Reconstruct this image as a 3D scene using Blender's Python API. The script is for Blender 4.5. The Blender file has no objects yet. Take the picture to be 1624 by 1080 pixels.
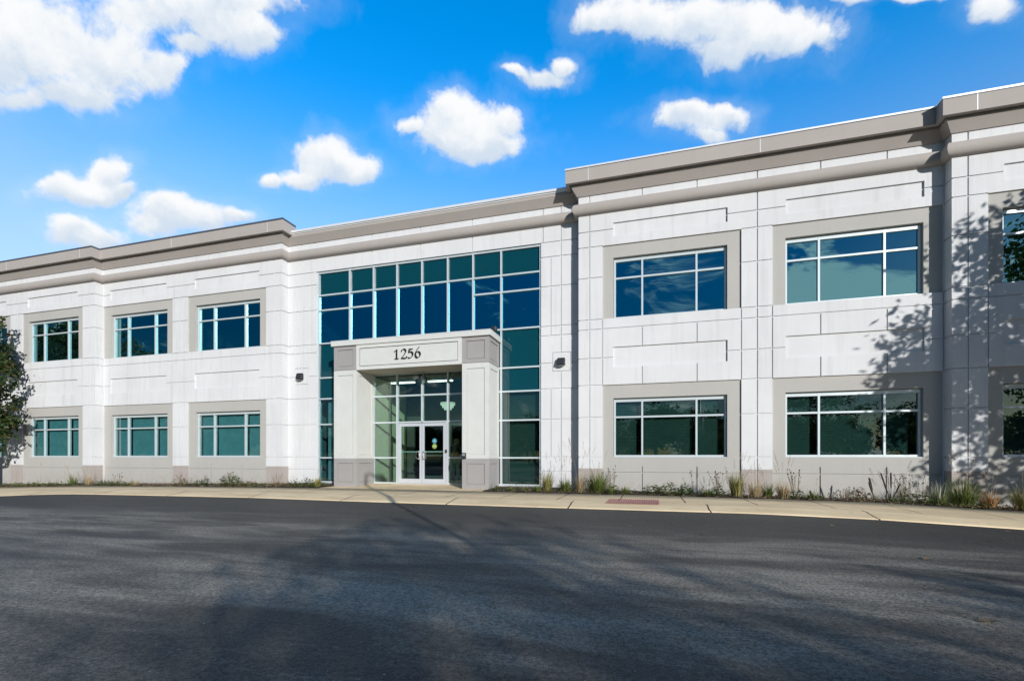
import bpy, math, random
from mathutils import Vector, Matrix
R = math.radians
sc = bpy.context.scene
COL = sc.collection

# ------------------------------------------------------------------ helpers
class MB:
    """collects faces of one mesh"""
    def __init__(s): s.v = []; s.f = []; s.m = []; s.smooth = False
    def quad(s, pts, mi=0):
        n = len(s.v); s.v += [tuple(p) for p in pts]; s.f.append(tuple(range(n, n+len(pts)))); s.m.append(mi)
    def box(s, x0, x1, y0, y1, z0, z1, mi=0):
        n = len(s.v)
        s.v += [(x0,y0,z0),(x1,y0,z0),(x1,y1,z0),(x0,y1,z0),(x0,y0,z1),(x1,y0,z1),(x1,y1,z1),(x0,y1,z1)]
        for q in ((0,3,2,1),(4,5,6,7),(0,1,5,4),(1,2,6,5),(2,3,7,6),(3,0,4,7)):
            s.f.append(tuple(n+i for i in q)); s.m.append(mi)
    def tube(s, pts, rad, seg=6, mi=0, cap=True):
        pts = [Vector(p) for p in pts]; n0 = len(s.v)
        for i, p in enumerate(pts):
            d = (pts[min(i+1, len(pts)-1)] - pts[max(i-1, 0)])
            if d.length < 1e-9: d = Vector((0,0,1))
            d.normalize()
            a = d.cross(Vector((0,0,1)) if abs(d.z) < .95 else Vector((1,0,0))).normalized(); b = d.cross(a)
            r = rad[i] if isinstance(rad, (list, tuple)) else rad
            for k in range(seg):
                t = 2*math.pi*k/seg
                s.v.append(tuple(p + a*(math.cos(t)*r) + b*(math.sin(t)*r)))
        for i in range(len(pts)-1):
            for k in range(seg):
                k2 = (k+1) % seg
                s.f.append((n0+i*seg+k, n0+i*seg+k2, n0+(i+1)*seg+k2, n0+(i+1)*seg+k)); s.m.append(mi)
        if cap:
            s.f.append(tuple(n0+k for k in range(seg))[::-1]); s.m.append(mi)
            s.f.append(tuple(n0+(len(pts)-1)*seg+k for k in range(seg))); s.m.append(mi)
    def lathe(s, prof, c=(0,0,0), seg=20, mi=0):
        n0 = len(s.v)
        for r, z in prof:
            for k in range(seg):
                t = 2*math.pi*k/seg
                s.v.append((c[0]+r*math.cos(t), c[1]+r*math.sin(t), c[2]+z))
        for i in range(len(prof)-1):
            for k in range(seg):
                k2 = (k+1) % seg
                s.f.append((n0+i*seg+k, n0+i*seg+k2, n0+(i+1)*seg+k2, n0+(i+1)*seg+k)); s.m.append(mi)
    def build(s, name, mats, parent=None, smooth=False, bevel=0):
        me = bpy.data.meshes.new(name); me.from_pydata(s.v, [], s.f)
        if not isinstance(mats, (list, tuple)): mats = [mats]
        for m in mats: me.materials.append(m)
        me.polygons.foreach_set('material_index', s.m)
        if smooth: me.polygons.foreach_set('use_smooth', [True]*len(s.f))
        me.update()
        o = bpy.data.objects.new(name, me); COL.objects.link(o)
        if parent: o.parent = parent
        if bevel:
            b = o.modifiers.new('bevel', 'BEVEL'); b.width = bevel; b.segments = 2; b.limit_method = 'ANGLE'
        return o

def tag(o, label=None, cat=None, group=None, kind=None):
    if label: o['label'] = label
    if cat: o['category'] = cat
    if group: o['group'] = group
    if kind: o['kind'] = kind
    return o
def empty(name, loc=(0,0,0), rz=0):
    o = bpy.data.objects.new(name, None); COL.objects.link(o); o.location = loc; o.rotation_euler = (0,0,rz); return o
def copy_tree(o, parent=None):
    c = o.copy(); COL.objects.link(c)
    if parent: c.parent = parent
    for ch in list(o.children): copy_tree(ch, c)
    return c
def interp(tab, x):
    if x <= tab[0][0]: return tab[0][1]
    for (a, fa), (b, fb) in zip(tab, tab[1:]):
        if x <= b:
            t = (x-a)/(b-a); return fa + (fb-fa)*t
    return tab[-1][1]

# ------------------------------------------------------------------ materials
class NT:
    def __init__(s, tree): s.t = tree; s.n = tree.nodes; s.l = tree.links
    def add(s, typ, **kw):
        n = s.n.new(typ)
        for k, v in kw.items():
            if k == 'inp':
                for i, val in v.items():
                    if hasattr(val, 'is_output') and val.is_output: s.l.new(val, n.inputs[i])
                    else: n.inputs[i].default_value = val
            else: setattr(n, k, v)
        return n
    def math(s, op, a, b=0.0, clamp=False):
        return s.add('ShaderNodeMath', operation=op, use_clamp=clamp, inp={0: a, 1: b}).outputs[0]
    def vmath(s, op, a, b=(0,0,0)):
        return s.add('ShaderNodeVectorMath', operation=op, inp={0: a, 1: b})
    def mixc(s, f, a, b, mode='MIX'):
        n = s.add('ShaderNodeMix', data_type='RGBA', blend_type=mode)
        for i, v in ((0, f), (6, a), (7, b)):
            if hasattr(v, 'is_output'): s.l.new(v, n.inputs[i])
            else: n.inputs[i].default_value = v if i == 0 or len(v) == 4 else (*v, 1)
        return n.outputs[2]
    def noise(s, vec, scale, detail=4, rough=.55, dist=0):
        n = s.add('ShaderNodeTexNoise', inp={'Scale': scale, 'Detail': detail, 'Roughness': rough, 'Distortion': dist})
        s.l.new(vec, n.inputs['Vector']); return n.outputs['Fac']
    def ramp(s, f, stops):
        n = s.add('ShaderNodeMapRange', interpolation_type='SMOOTHSTEP', inp={0: f, 1: stops[0], 2: stops[1], 3: stops[2] if len(stops) > 2 else 0.0, 4: stops[3] if len(stops) > 2 else 1.0})
        return n.outputs[0]
    def obj(s): return s.add('ShaderNodeTexCoord').outputs['Object']
    def scale(s, vec, sc_):
        return s.vmath('MULTIPLY', vec, sc_).outputs[0]
    def bump(s, h, strength=.3, dist=.01):
        return s.add('ShaderNodeBump', inp={'Height': h, 'Strength': strength, 'Distance': dist}).outputs[0]

def new_mat(name):
    m = bpy.data.materials.new(name); m.use_nodes = True
    t = NT(m.node_tree); p = m.node_tree.nodes['Principled BSDF']
    return m, t, p
def simple(name, col, rough=.6, metal=0, var=.06, vscale=3, bump=0, bscale=60, spec=.4):
    m, t, p = new_mat(name)
    o = t.obj()
    n = t.noise(o, vscale, 5)
    c = t.mixc(t.ramp(n, (.3, .7)), tuple(x*(1-var) for x in col), tuple(min(1, x*(1+var)) for x in col))
    t.l.new(c, p.inputs['Base Color'])
    p.inputs['Roughness'].default_value = rough; p.inputs['Metallic'].default_value = metal
    p.inputs['Specular IOR Level'].default_value = spec
    if bump: t.l.new(t.bump(t.noise(o, bscale, 3), bump, .01), p.inputs['Normal'])
    return m
def concrete(name, col, streak=.13, blotch=.05):
    """painted precast: fine sand finish, faint rain streaks, cloudy repaint patches, splash dirt low down"""
    m, t, p = new_mat(name)
    o = t.obj()
    n1 = t.noise(o, .55, 5, .6)
    n2 = t.noise(t.scale(o, (3.2, 3.2, .16)), 1.6, 4, .6)
    n3 = t.noise(o, 9, 4, .6)
    c = t.mixc(t.ramp(n1, (.3, .72)), tuple(x*(1-blotch) for x in col), tuple(x*(1+blotch*.6) for x in col))
    c = t.mixc(t.math('MULTIPLY', t.ramp(n2, (.48, .78)), streak*2.2), c, tuple(x*.62 for x in (col[0], col[1]*.99, col[2]*.97)))
    c = t.mixc(t.math('MULTIPLY', t.ramp(n3, (.5, .75)), .07), c, tuple(x*.8 for x in col))
    sep = t.add('ShaderNodeSeparateXYZ', inp={0: o})
    low = t.math('MULTIPLY', t.ramp(sep.outputs[2], (.55, -.15)), t.ramp(t.noise(o, 4, 5), (.35, .7)))
    c = t.mixc(t.math('MULTIPLY', low, .35), c, (.30, .25, .20))
    t.l.new(c, p.inputs['Base Color'])
    p.inputs['Roughness'].default_value = .82; p.inputs['Specular IOR Level'].default_value = .25
    h = t.math('ADD', t.noise(o, 140, 2), t.math('MULTIPLY', t.noise(o, 12, 3), .6))
    t.l.new(t.bump(h, .12, .006), p.inputs['Normal'])
    return m
def glass(name, refl, tint, gl=(.9,.98,1), wob=.012):
    m = bpy.data.materials.new(name); m.use_nodes = True; t = NT(m.node_tree)
    m.node_tree.nodes.clear()
    out = t.add('ShaderNodeOutputMaterial')
    o = t.obj()
    g = t.add('ShaderNodeBsdfGlossy', inp={'Color': (*gl, 1), 'Roughness': 0.0})
    t.l.new(t.bump(t.noise(o, .8, 2), wob, .15), g.inputs['Normal'])
    tr = t.add('ShaderNodeBsdfTransparent', inp={'Color': (*tint, 1)})
    fr = t.add('ShaderNodeLayerWeight', inp={'Blend': .12}).outputs['Fresnel']
    f = t.math('ADD', t.math('MULTIPLY', fr, .45), refl, True)
    mx = t.add('ShaderNodeMixShader', inp={0: f, 1: tr.outputs[0], 2: g.outputs[0]})
    t.l.new(mx.outputs[0], out.inputs[0])
    return m

M = {}
M['white'] = concrete('white_precast', (.612,.612,.617))
M['grey'] = concrete('grey_surround', (.405,.392,.365), .04, .03)
M['taupe'] = concrete('taupe_cornice', (.375,.34,.315), .04, .04)
M['base'] = concrete('base_block', (.37,.33,.305), .05, .05)
M['porch'] = simple('portico_panel', (.555,.56,.535), .6, var=.025, vscale=2, bump=.05)
M['porchgrey'] = simple('portico_grey', (.305,.292,.285), .6, var=.03, vscale=2, bump=.05)
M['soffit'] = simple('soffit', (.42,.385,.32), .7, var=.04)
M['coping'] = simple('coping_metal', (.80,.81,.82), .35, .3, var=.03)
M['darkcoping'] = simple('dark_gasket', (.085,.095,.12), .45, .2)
M['alum'] = simple('anodised_frame', (.57,.63,.65), .32, .25, var=.02)
M['alumdoor'] = simple('door_frame', (.66,.68,.73), .3, .35, var=.02)
M['glass_up'] = glass('upper_glass', .42, (.16,.30,.32), (.42,.86,.92))
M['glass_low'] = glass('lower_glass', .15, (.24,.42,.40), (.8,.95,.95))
M['glass_low_reflpaint'] = glass('lower_glass_reflection_tint', .17, (.27,.53,.57), (.8,.95,.95))  # left-hand copy of the lower glass; reflected brightness put into a lighter tint
M['glass_lobby'] = glass('lobby_glass', .12, (.50,.68,.60), (.85,.97,1))
M['glass_cw'] = glass('curtain_glass', .42, (.10,.28,.42), (.22,.84,1), .008)
m, t, p = new_mat('spandrel_glass'); M['spandrel'] = m
p.inputs['Base Color'].default_value = (.003,.045,.060,1); p.inputs['Roughness'].default_value = .03
p.inputs['Specular IOR Level'].default_value = .5; p.inputs['IOR'].default_value = 1.5
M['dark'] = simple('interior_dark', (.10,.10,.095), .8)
M['office'] = simple('interior_paint', (.24,.24,.22), .8)
M['carpet'] = simple('carpet', (.09,.085,.08), .9, var=.2, vscale=40)
M['lobbywall'] = simple('lobby_wall', (.60,.58,.42), .7)
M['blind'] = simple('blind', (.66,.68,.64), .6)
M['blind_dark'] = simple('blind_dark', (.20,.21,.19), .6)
M['black'] = simple('black_fixture', (.025,.028,.032), .45)
M['letter'] = simple('number_metal', (.03,.03,.032), .35, .4)
M['lens'] = simple('fixture_lens', (.25,.28,.30), .15)
M['whitepaint'] = simple('white_enamel', (.78,.78,.76), .35)
M['chrome'] = simple('pull_metal', (.75,.76,.78), .2, .8)
M['stick_blue'] = simple('blue_sticker', (.05,.24,.34), .5)
M['stick_green'] = simple('green_sticker', (.22,.30,.06), .5)
M['stick_white'] = simple('white_print', (.5,.55,.5), .5)
M['red'] = simple('red_pad', (.56,.20,.20), .75, var=.18, vscale=9, bump=.3)
M['pole'] = simple('bronze_pole', (.06,.05,.045), .45, .3)
m, t, p = new_mat('strip_glow'); M['strip'] = m
p.inputs['Emission Color'].default_value = (.9,1,.92,1); p.inputs['Emission Strength'].default_value = 5
m, t, p = new_mat('lamp_glow'); M['glow'] = m
p.inputs['Base Color'].default_value = (.8,.85,.75,1); p.inputs['Emission Color'].default_value = (.85,1,.85,1); p.inputs['Emission Strength'].default_value = .7

# asphalt: dark sealcoat, worn paler away from the kerb, coarse aggregate
m, t, p = new_mat('asphalt'); M['asphalt'] = m
o = t.obj(); sep = t.add('ShaderNodeSeparateXYZ', inp={0: o})
big = t.noise(t.scale(o, (.30, 1.0, 1)), .48, 4, .6, .6)
mid = t.noise(t.scale(o, (.35, 1.5, 1)), 1.3, 5, .62, .4)
fresh = t.ramp(t.math('ADD', sep.outputs[1], t.math('MULTIPLY', t.math('SUBTRACT', big, .5), 5.0)), (-9.2, -7.0))
wear = t.math('MULTIPLY', t.ramp(t.math('ADD', t.math('MULTIPLY', big, .5), t.math('MULTIPLY', mid, .5)), (.40, .64)), t.math('SUBTRACT', 1.0, t.math('MULTIPLY', fresh, .8)))
agg = t.noise(o, 95, 3, .7)
agg2 = t.noise(o, 260, 2, .6)
c = t.mixc(wear, (.074,.065,.053), (.30,.265,.21))
c = t.mixc(t.math('MULTIPLY', fresh, .7), c, (.042,.038,.034))
agg3 = t.noise(o, 34, 2, .65)
sp = t.math('ADD', t.math('ADD', t.math('MULTIPLY', agg, .45), t.math('MULTIPLY', agg2, .2)), t.math('MULTIPLY', agg3, .35))
c = t.mixc(1.0, c, t.add('ShaderNodeCombineXYZ', inp={0: t.ramp(sp, (.39,.62,.32,1.8)), 1: t.ramp(sp, (.39,.62,.32,1.8)), 2: t.ramp(sp, (.39,.62,.32,1.8))}).outputs[0], 'MULTIPLY')
c = t.mixc(t.math('MULTIPLY', t.ramp(t.noise(o, 38, 2, .4), (.735, .76)), .75), c, (.42,.40,.36))
t.l.new(c, p.inputs['Base Color']); p.inputs['Roughness'].default_value = .62; p.inputs['Specular IOR Level'].default_value = .35
t.l.new(t.bump(t.math('ADD', agg, t.math('MULTIPLY', agg3, .9)), 1.0, .016), p.inputs['Normal'])

# pavement concrete with saw-cut joints
m, t, p = new_mat('pavement'); M['pave'] = m
o = t.obj(); sep = t.add('ShaderNodeSeparateXYZ', inp={0: o})
def joint(x, y, period, off, w, y0, y1):
    d = t.math('ABSOLUTE', t.math('SUBTRACT', t.math('FRACT', t.math('DIVIDE', t.math('SUBTRACT', x, off-period/2), period)), .5))
    a = t.math('LESS_THAN', t.math('MULTIPLY', d, period), w)
    return t.math('MULTIPLY', a, t.math('MULTIPLY', t.math('GREATER_THAN', y, y0), t.math('LESS_THAN', y, y1)))
X, Y = sep.outputs[0], sep.outputs[1]
wx = t.math('ADD', X, t.math('MULTIPLY', t.math('SUBTRACT', t.noise(o, 3, 3), .5), .05))
j = t.math('MAXIMUM', joint(wx, Y, 1.54, 8.9, .014, -3.95, -1), joint(wx, Y, 3.05, 9.33, .016, -5.2, -4.1))
wy = t.math('ADD', Y, t.math('MULTIPLY', t.math('SUBTRACT', t.noise(t.scale(o, (1,.2,1)), 1.6, 4), .5), .22))
cr = t.math('MULTIPLY', t.math('LESS_THAN', t.math('ABSOLUTE', t.math('ADD', wy, 4.06)), .012), t.ramp(t.noise(o, .8, 3), (.5, .56)))
j = t.math('MAXIMUM', j, t.math('MULTIPLY', cr, .55))
n1 = t.noise(t.scale(o, (.5, 1.4, 1)), 1.1, 6, .65); n2 = t.noise(o, 60, 3, .7)
c = t.mixc(t.ramp(n1, (.32, .70)), (.64,.485,.295), (.86,.68,.43))
c = t.mixc(t.math('MULTIPLY', t.ramp(n2, (.4, .7)), .35), c, (.88,.74,.52))
c = t.mixc(t.math('MULTIPLY', t.ramp(t.noise(o, 5, 4), (.6, .75)), .35), c, (.40,.32,.22))
c = t.mixc(j, c, (.035,.03,.027))
t.l.new(c, p.inputs['Base Color']); p.inputs['Roughness'].default_value = .85; p.inputs['Specular IOR Level'].default_value = .2
t.l.new(t.bump(t.math('SUBTRACT', t.math('MULTIPLY', n2, .4), t.math('MULTIPLY', j, 2)), .4, .01), p.inputs['Normal'])

m, t, p = new_mat('mulch'); M['mulch'] = m
o = t.obj(); n1 = t.noise(t.scale(o, (1, 2.2, 1)), 22, 5, .75); n2 = t.noise(o, 1.2, 3)
c = t.mixc(t.ramp(n1, (.3, .75)), (.022,.014,.011), (.15,.095,.07))
c = t.mixc(t.math('MULTIPLY', t.ramp(n2, (.5, .7)), .5), c, (.16,.12,.075))
t.l.new(c, p.inputs['Base Color']); p.inputs['Roughness'].default_value = .95
t.l.new(t.bump(n1, 1, .05), p.inputs['Normal'])

m, t, p = new_mat('lawn'); M['lawn'] = m
o = t.obj(); c = t.mixc(t.noise(o, .25, 5), (.03,.055,.014), (.07,.09,.03)); t.l.new(c, p.inputs['Base Color']); p.inputs['Roughness'].default_value = .95

def leafmat(name, cols, trans=.3):
    m, t, p = new_mat(name)
    r = t.add('ShaderNodeNewGeometry').outputs['Random Per Island']
    cr = t.add('ShaderNodeValToRGB'); t.l.new(r, cr.inputs[0])
    e = cr.color_ramp.elements
    while len(e) < len(cols): e.new(.5)
    for i, cc in enumerate(cols): e[i].position = i/(len(cols)-1) if len(cols) > 1 else 0; e[i].color = (*cc, 1)
    t.l.new(cr.outputs[0], p.inputs['Base Color']); p.inputs['Roughness'].default_value = .55; p.inputs['Specular IOR Level'].default_value = .3
    tl = t.add('ShaderNodeBsdfTranslucent'); t.l.new(cr.outputs[0], tl.inputs[0])
    mx = t.add('ShaderNodeMixShader', inp={0: trans}); t.l.new(p.outputs[0], mx.inputs[1]); t.l.new(tl.outputs[0], mx.inputs[2])
    t.l.new(mx.outputs[0], t.n['Material Output'].inputs[0])
    return m
M['leaf'] = leafmat('oak_leaf', [(.03,.06,.012),(.05,.085,.018),(.07,.11,.02),(.10,.12,.025),(.16,.10,.02)])
M['leafshade'] = leafmat('shaded_oak_leaf', [(.014,.032,.010),(.024,.048,.013),(.036,.064,.016),(.05,.07,.018),(.09,.065,.018)], .2)  # oak leaf colours darkened to paint in the shade on the left tree
M['leafdark'] = leafmat('far_leaf', [(.016,.034,.010),(.03,.055,.014),(.045,.07,.018)], .2)
M['bark'] = simple('bark', (.075,.058,.045), .9, var=.3, vscale=14, bump=.8, bscale=30)
M['g_green'] = leafmat('green_blade', [(.06,.11,.018),(.10,.15,.03),(.16,.19,.05),(.28,.26,.10)])
M['g_yellow'] = leafmat('yellow_blade', [(.14,.15,.03),(.25,.23,.07),(.36,.32,.14)])
M['g_tan'] = leafmat('tan_blade', [(.33,.22,.10),(.45,.33,.18),(.55,.44,.28),(.30,.26,.12)])
M['g_orange'] = leafmat('orange_blade', [(.38,.18,.06),(.48,.28,.12),(.55,.40,.24)])
M['g_pale'] = leafmat('pale_blade', [(.42,.40,.30),(.56,.54,.44),(.20,.24,.08)])
M['g_leaf'] = leafmat('perennial_leaf', [(.04,.085,.018),(.07,.12,.025),(.13,.17,.05)])
M['g_redleaf'] = leafmat('red_leaf', [(.16,.05,.03),(.24,.12,.05),(.10,.11,.03),(.25,.22,.10)])
M['g_stalk'] = simple('dry_stalk', (.17,.12,.075), .9, var=.25, vscale=20)
M['g_dark'] = simple('seed_head', (.035,.027,.022), .9)
M['g_plume'] = leafmat('seed_plume', [(.42,.33,.23),(.55,.46,.35)])
M['litter'] = leafmat('dry_leaf', [(.30,.20,.08),(.42,.33,.20),(.20,.12,.06),(.50,.45,.32)])
M['chip'] = leafmat('wood_chip', [(.05,.03,.022),(.12,.075,.05),(.20,.14,.10),(.26,.20,.15)], .0)

# ------------------------------------------------------------------ setting: ground
ZC = [(-60,-1.3),(-30,-.75),(-13.6,-.37),(-12,-.29),(-10.1,-.22),(-7.6,-.195),(-2.7,-.165),(0,-.18),(4.7,-.193),(10.2,-.19),(12.4,-.235),(14.6,-.33),(17,-.45),(30,-.9),(60,-1.5)]
SB = [(-60,-1.0),(-30,-.6),(-14,-.2),(-9,-.13),(-5,-.10),(-3,-.085),(5,-.085),(8.8,-.09),(13.6,-.14),(16.4,-.27),(30,-.75),(60,-1.3)]
WB = [(-60,-.95),(-30,-.5),(-19.4,-.28),(-16.4,-.2),(-10.5,-.13),(-4.6,-.03),(5,-.03),(7.5,-.07),(11,-.15),(14.3,-.18),(16.9,-.31),(30,-.7),(60,-1.2)]
YC = -4.95
def frange(a, b, d):
    n = max(1, int(round((b-a)/d))); return [a+(b-a)*i/n for i in range(n+1)]
def strip(name, xs, rows, mat):
    """rows: functions x -> (y, z)"""
    mb = MB()
    for x in xs:
        for r in rows:
            y, z = r(x); mb.v.append((x, y, z))
    k = len(rows)
    for i in range(len(xs)-1):
        for q in range(k-1):
            mb.f.append((i*k+q, (i+1)*k+q, (i+1)*k+q+1, i*k+q+1)); mb.m.append(0)
    return mb.build(name, mat, smooth=True)
xs_all = frange(-48, 48, .5)
def zasph(x, y):
    d = max(0, YC-y); return interp(ZC, x)*math.exp(-d/40) - .35*(1-math.exp(-d/40))
ya = [YC-d for d in (0,.5,1,2,3.5,5,7,9,11,13,16,20,25,32,42)]
tag(strip('parking_lot', xs_all, [(lambda x, y=y: (y, zasph(x, y))) for y in ya], M['asphalt']), kind='structure')
g = MB(); g.quad([(-400,-400,-1.9),(400,-400,-1.9),(400,400,-1.9),(-400,400,-1.9)])
tag(g.build('ground', M['lawn']), kind='structure')
g = MB()
for i in range(40):   # grassy rise beyond the lot
    a0, a1 = -200+i*10, -190+i*10
    g.quad([(a0,-46.99,-1.0),(a1,-46.99,-1.0),(a1,-60,-.2),(a0,-60,-.2)]); g.quad([(a0,-60,-.2),(a1,-60,-.2),(a1,-140,.6),(a0,-140,.6)])
tag(g.build('lawn', M['lawn']), kind='structure')
def kerb_top(x): return max(interp(ZC, x)+.095, interp(SB, x)-.05)
rows = [lambda x: (YC-.02, interp(ZC, x)-.06), lambda x: (YC, interp(ZC, x)+.012), lambda x: (YC+.12, interp(ZC, x)+.025), lambda x: (YC+.55, kerb_top(x)-.008), lambda x: (YC+.70, kerb_top(x)),
        lambda x: (YC+.9, kerb_top(x)+.004), lambda x: (-3, (kerb_top(x)+interp(SB, x))/2), lambda x: (-1.85, interp(SB, x)), lambda x: (-1.80, interp(SB, x)-.12)]
tag(strip('pavement', xs_all, rows, M['pave']), kind='structure')
tag(strip('entrance_walk', frange(-2.97, 3.08, .5), [lambda x: (-1.85, -.081), lambda x: (-1.06, -.072), lambda x: (-.3, -.03), lambda x: (.12, -.008)], M['pave']), kind='structure')
rng = random.Random(4)
def mrow(y, f):
    def g(x):
        b = interp(SB, x) + (interp(WB, x)-interp(SB, x))*f
        return y + (.05*math.sin(x*5.1+y*3) if f == 0 else 0), b + (.018*math.sin(x*7.3+y*9) + .012*math.sin(x*17+y*4))*(1 if 0 < f < 1 else .4) + (.012 if f == 0 else 0)
    return g
mrows = [mrow(-1.88, 0), mrow(-1.72, .12), mrow(-1.5, .3), mrow(-1.2, .55), mrow(-.8, .8), mrow(-.3, 1), mrow(.1, 1)]
for xa, xb in ((-30, -2.96), (3.07, 30)):
    tag(strip('mulch_bed', frange(xa, xb, .12), mrows, M['mulch']), kind='structure')
def zmulch(x, y):
    f = min(1, max(0, (y+1.88)/1.4)); return interp(SB, x)+(interp(WB, x)-interp(SB, x))*f
# wood chips and dry leaves over the beds
def flake_cloud(name, n, mat, seed, size, yr, fx, label_kind='stuff'):
    r = random.Random(seed); mb = MB()
    for _ in range(n):
        x = fx(r); y = r.uniform(*yr)
        z = zmulch(x, y)+r.uniform(.004, .03); a = r.uniform(0, 6.28); s = r.uniform(*size); w = s*r.uniform(.25, .6)
        ca, sa = math.cos(a), math.sin(a); t1, t2 = r.uniform(-.5, .5), r.uniform(-.5, .5)
        pts = [(-s,-w),(s,-w),(s,w),(-s,w)]
        mb.quad([(x+px*ca-py*sa, y+px*sa+py*ca, z+px*t1+py*t2) for px, py in pts])
    return tag(mb.build(name, mat), kind=label_kind)
bedx = lambda r: (r.uniform(3.1, 18.5) if r.random() < .5 else r.uniform(-22.5, -3))
flake_cloud('wood_chips', 9000, M['chip'], 5, (.012, .035), (-1.93, -.5), bedx)
flake_cloud('leaf_litter', 1500, M['litter'], 6, (.015, .035), (-1.95, -.8), lambda r: (r.uniform(11, 18.5) if r.random() < .45 else r.uniform(-22, -6)))

def weeds(name, n, mat, seed, patches, size):
    r = random.Random(seed); mb = MB()
    for _ in range(n):
        cx_, w_, hh = patches[r.randrange(len(patches))]
        x = r.gauss(cx_, w_); y = r.uniform(-1.86, -1.1)
        if -2.98 < x < 3.1: continue
        z = zmulch(x, y)+abs(r.gauss(0, hh)); s = r.uniform(*size); a = r.uniform(0, 6.28); ca, sa = math.cos(a), math.sin(a); t1 = r.uniform(-.2, 1.0)
        pts = [(-s,0),(0,-s*.4),(s,0),(0,s*.4)]
        mb.quad([(x+px*ca-py*sa, y+px*sa+py*ca, z+(px+s)*t1) for px, py in pts])
    return tag(mb.build(name, mat), kind='stuff')
weeds('ground_cover', 3600, M['g_green'], 15, [(-19.5,.7,.07),(-17.6,.6,.07),(-16.2,.5,.07),(-13.6,.6,.09),(-12.6,.4,.06),(-9.0,.5,.10),(-7.0,.5,.10),(-5.9,.4,.05),(-4.1,.5,.07),(-3.4,.25,.08)], (.02,.045))
weeds('ground_cover', 2600, M['g_leaf'], 18, [(3.9,.4,.05),(5.4,.5,.07),(7.2,.4,.07),(8.6,.4,.09),(9.8,.3,.09),(12.0,.4,.06),(14.4,.4,.08),(15.8,.3,.08)], (.018,.04))
weeds('dry_ground_cover', 4600, M['litter'], 16, [(-18.8,.8,.04),(-11.6,.9,.05),(-9.9,.5,.08),(-6.4,.6,.06),(-5.0,.5,.05),(4.8,.4,.04),(6.2,.3,.05),(10.9,.5,.05),(13.2,.4,.06),(15.2,.5,.04),(16.4,.5,.05)], (.016,.035))

# ------------------------------------------------------------------ the office building
bld = tag(empty('office_building', (0,0,0)), 'long white two-storey office building with grey window surrounds and glazed entrance', 'office building')
YA, YB = -.68, -.35
GR, GD = .032, .028
def relief(name, a0, a1, z0, z1, rects, mats, fmap, hole_depth=.34, parent=bld):
    """one wall face built as a stepped relief; rects (a0,a1,z0,z1,depth|None,mat) painted in order"""
    A = {a0, a1}; Z = {z0, z1}
    cl = []
    for r in rects:
        xa, xb, za, zb = max(a0, r[0]), min(a1, r[1]), max(z0, r[2]), min(z1, r[3])
        if xa < xb-1e-6 and za < zb-1e-6:
            cl.append((round(xa,4), round(xb,4), round(za,4), round(zb,4), r[4], r[5])); A |= {round(xa,4), round(xb,4)}; Z |= {round(za,4), round(zb,4)}
    A = sorted(A); Z = sorted(Z); ia = {v: i for i, v in enumerate(A)}; iz = {v: i for i, v in enumerate(Z)}
    na, nz = len(A)-1, len(Z)-1
    D = [[0.0]*nz for _ in range(na)]; Mi = [[0]*nz for _ in range(na)]
    for xa, xb, za, zb, d, mi in cl:
        for i in range(ia[xa], ia[xb]):
            for k in range(iz[za], iz[zb]):
                if D[i][k] is None: continue
                D[i][k] = d
                if mi is not None: Mi[i][k] = mi
    mb = MB()
    for i in range(na):
        k = 0
        while k < nz:
            if D[i][k] is None: k += 1; continue
            k2 = k
            while k2+1 < nz and D[i][k2+1] == D[i][k] and Mi[i][k2+1] == Mi[i][k]: k2 += 1
            d = D[i][k]; mb.quad([fmap(A[i], Z[k], d), fmap(A[i+1], Z[k], d), fmap(A[i+1], Z[k2+1], d), fmap(A[i], Z[k2+1], d)], Mi[i][k]); k = k2+1
    dd = lambda d: hole_depth if d is None else d
    for i in range(na-1):
        for k in range(nz):
            d1, d2 = dd(D[i][k]), dd(D[i+1][k])
            if abs(d1-d2) > 1e-6:
                mi = Mi[i][k] if d1 < d2 else Mi[i+1][k]
                mb.quad([fmap(A[i+1], Z[k], d1), fmap(A[i+1], Z[k], d2), fmap(A[i+1], Z[k+1], d2), fmap(A[i+1], Z[k+1], d1)], mi)
    for i in range(na):
        for k in range(nz-1):
            d1, d2 = dd(D[i][k]), dd(D[i][k+1])
            if abs(d1-d2) > 1e-6:
                mi = Mi[i][k] if d1 < d2 else Mi[i][k+1]
                mb.quad([fmap(A[i], Z[k+1], d1), fmap(A[i+1], Z[k+1], d1), fmap(A[i+1], Z[k+1], d2), fmap(A[i], Z[k+1], d2)], mi)
    return mb.build(name, mats, parent)
WM = [M['white'], M['grey'], M['base']]
H = dict(h1=8.27, h2=7.77, h3=6.77, h5=5.42, h6=5.10, h7=4.17, h8=3.30, h9=2.265, h10=.985, hb=.62, hb2=.52)
def vg(x, a, b): return (x-GR/2, x+GR/2, a, b, GD, None)
def hg(z, a, b): return (a, b, z-GR/2, z+GR/2, GD, None)
PILH = ('h1','h2','h3','h5','h6','h7','h8','h9','h10')
def pilaster(a, b, joints, extra=()):
    r = [(a, b, -1.5, H['hb'], .012, 2)]
    for h in PILH: r.append(hg(H[h], a, b))
    r.append(hg(H['hb2'], a, b))
    for j_ in joints: r.append(vg(j_, -1.5, 9.45))
    return r
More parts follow.
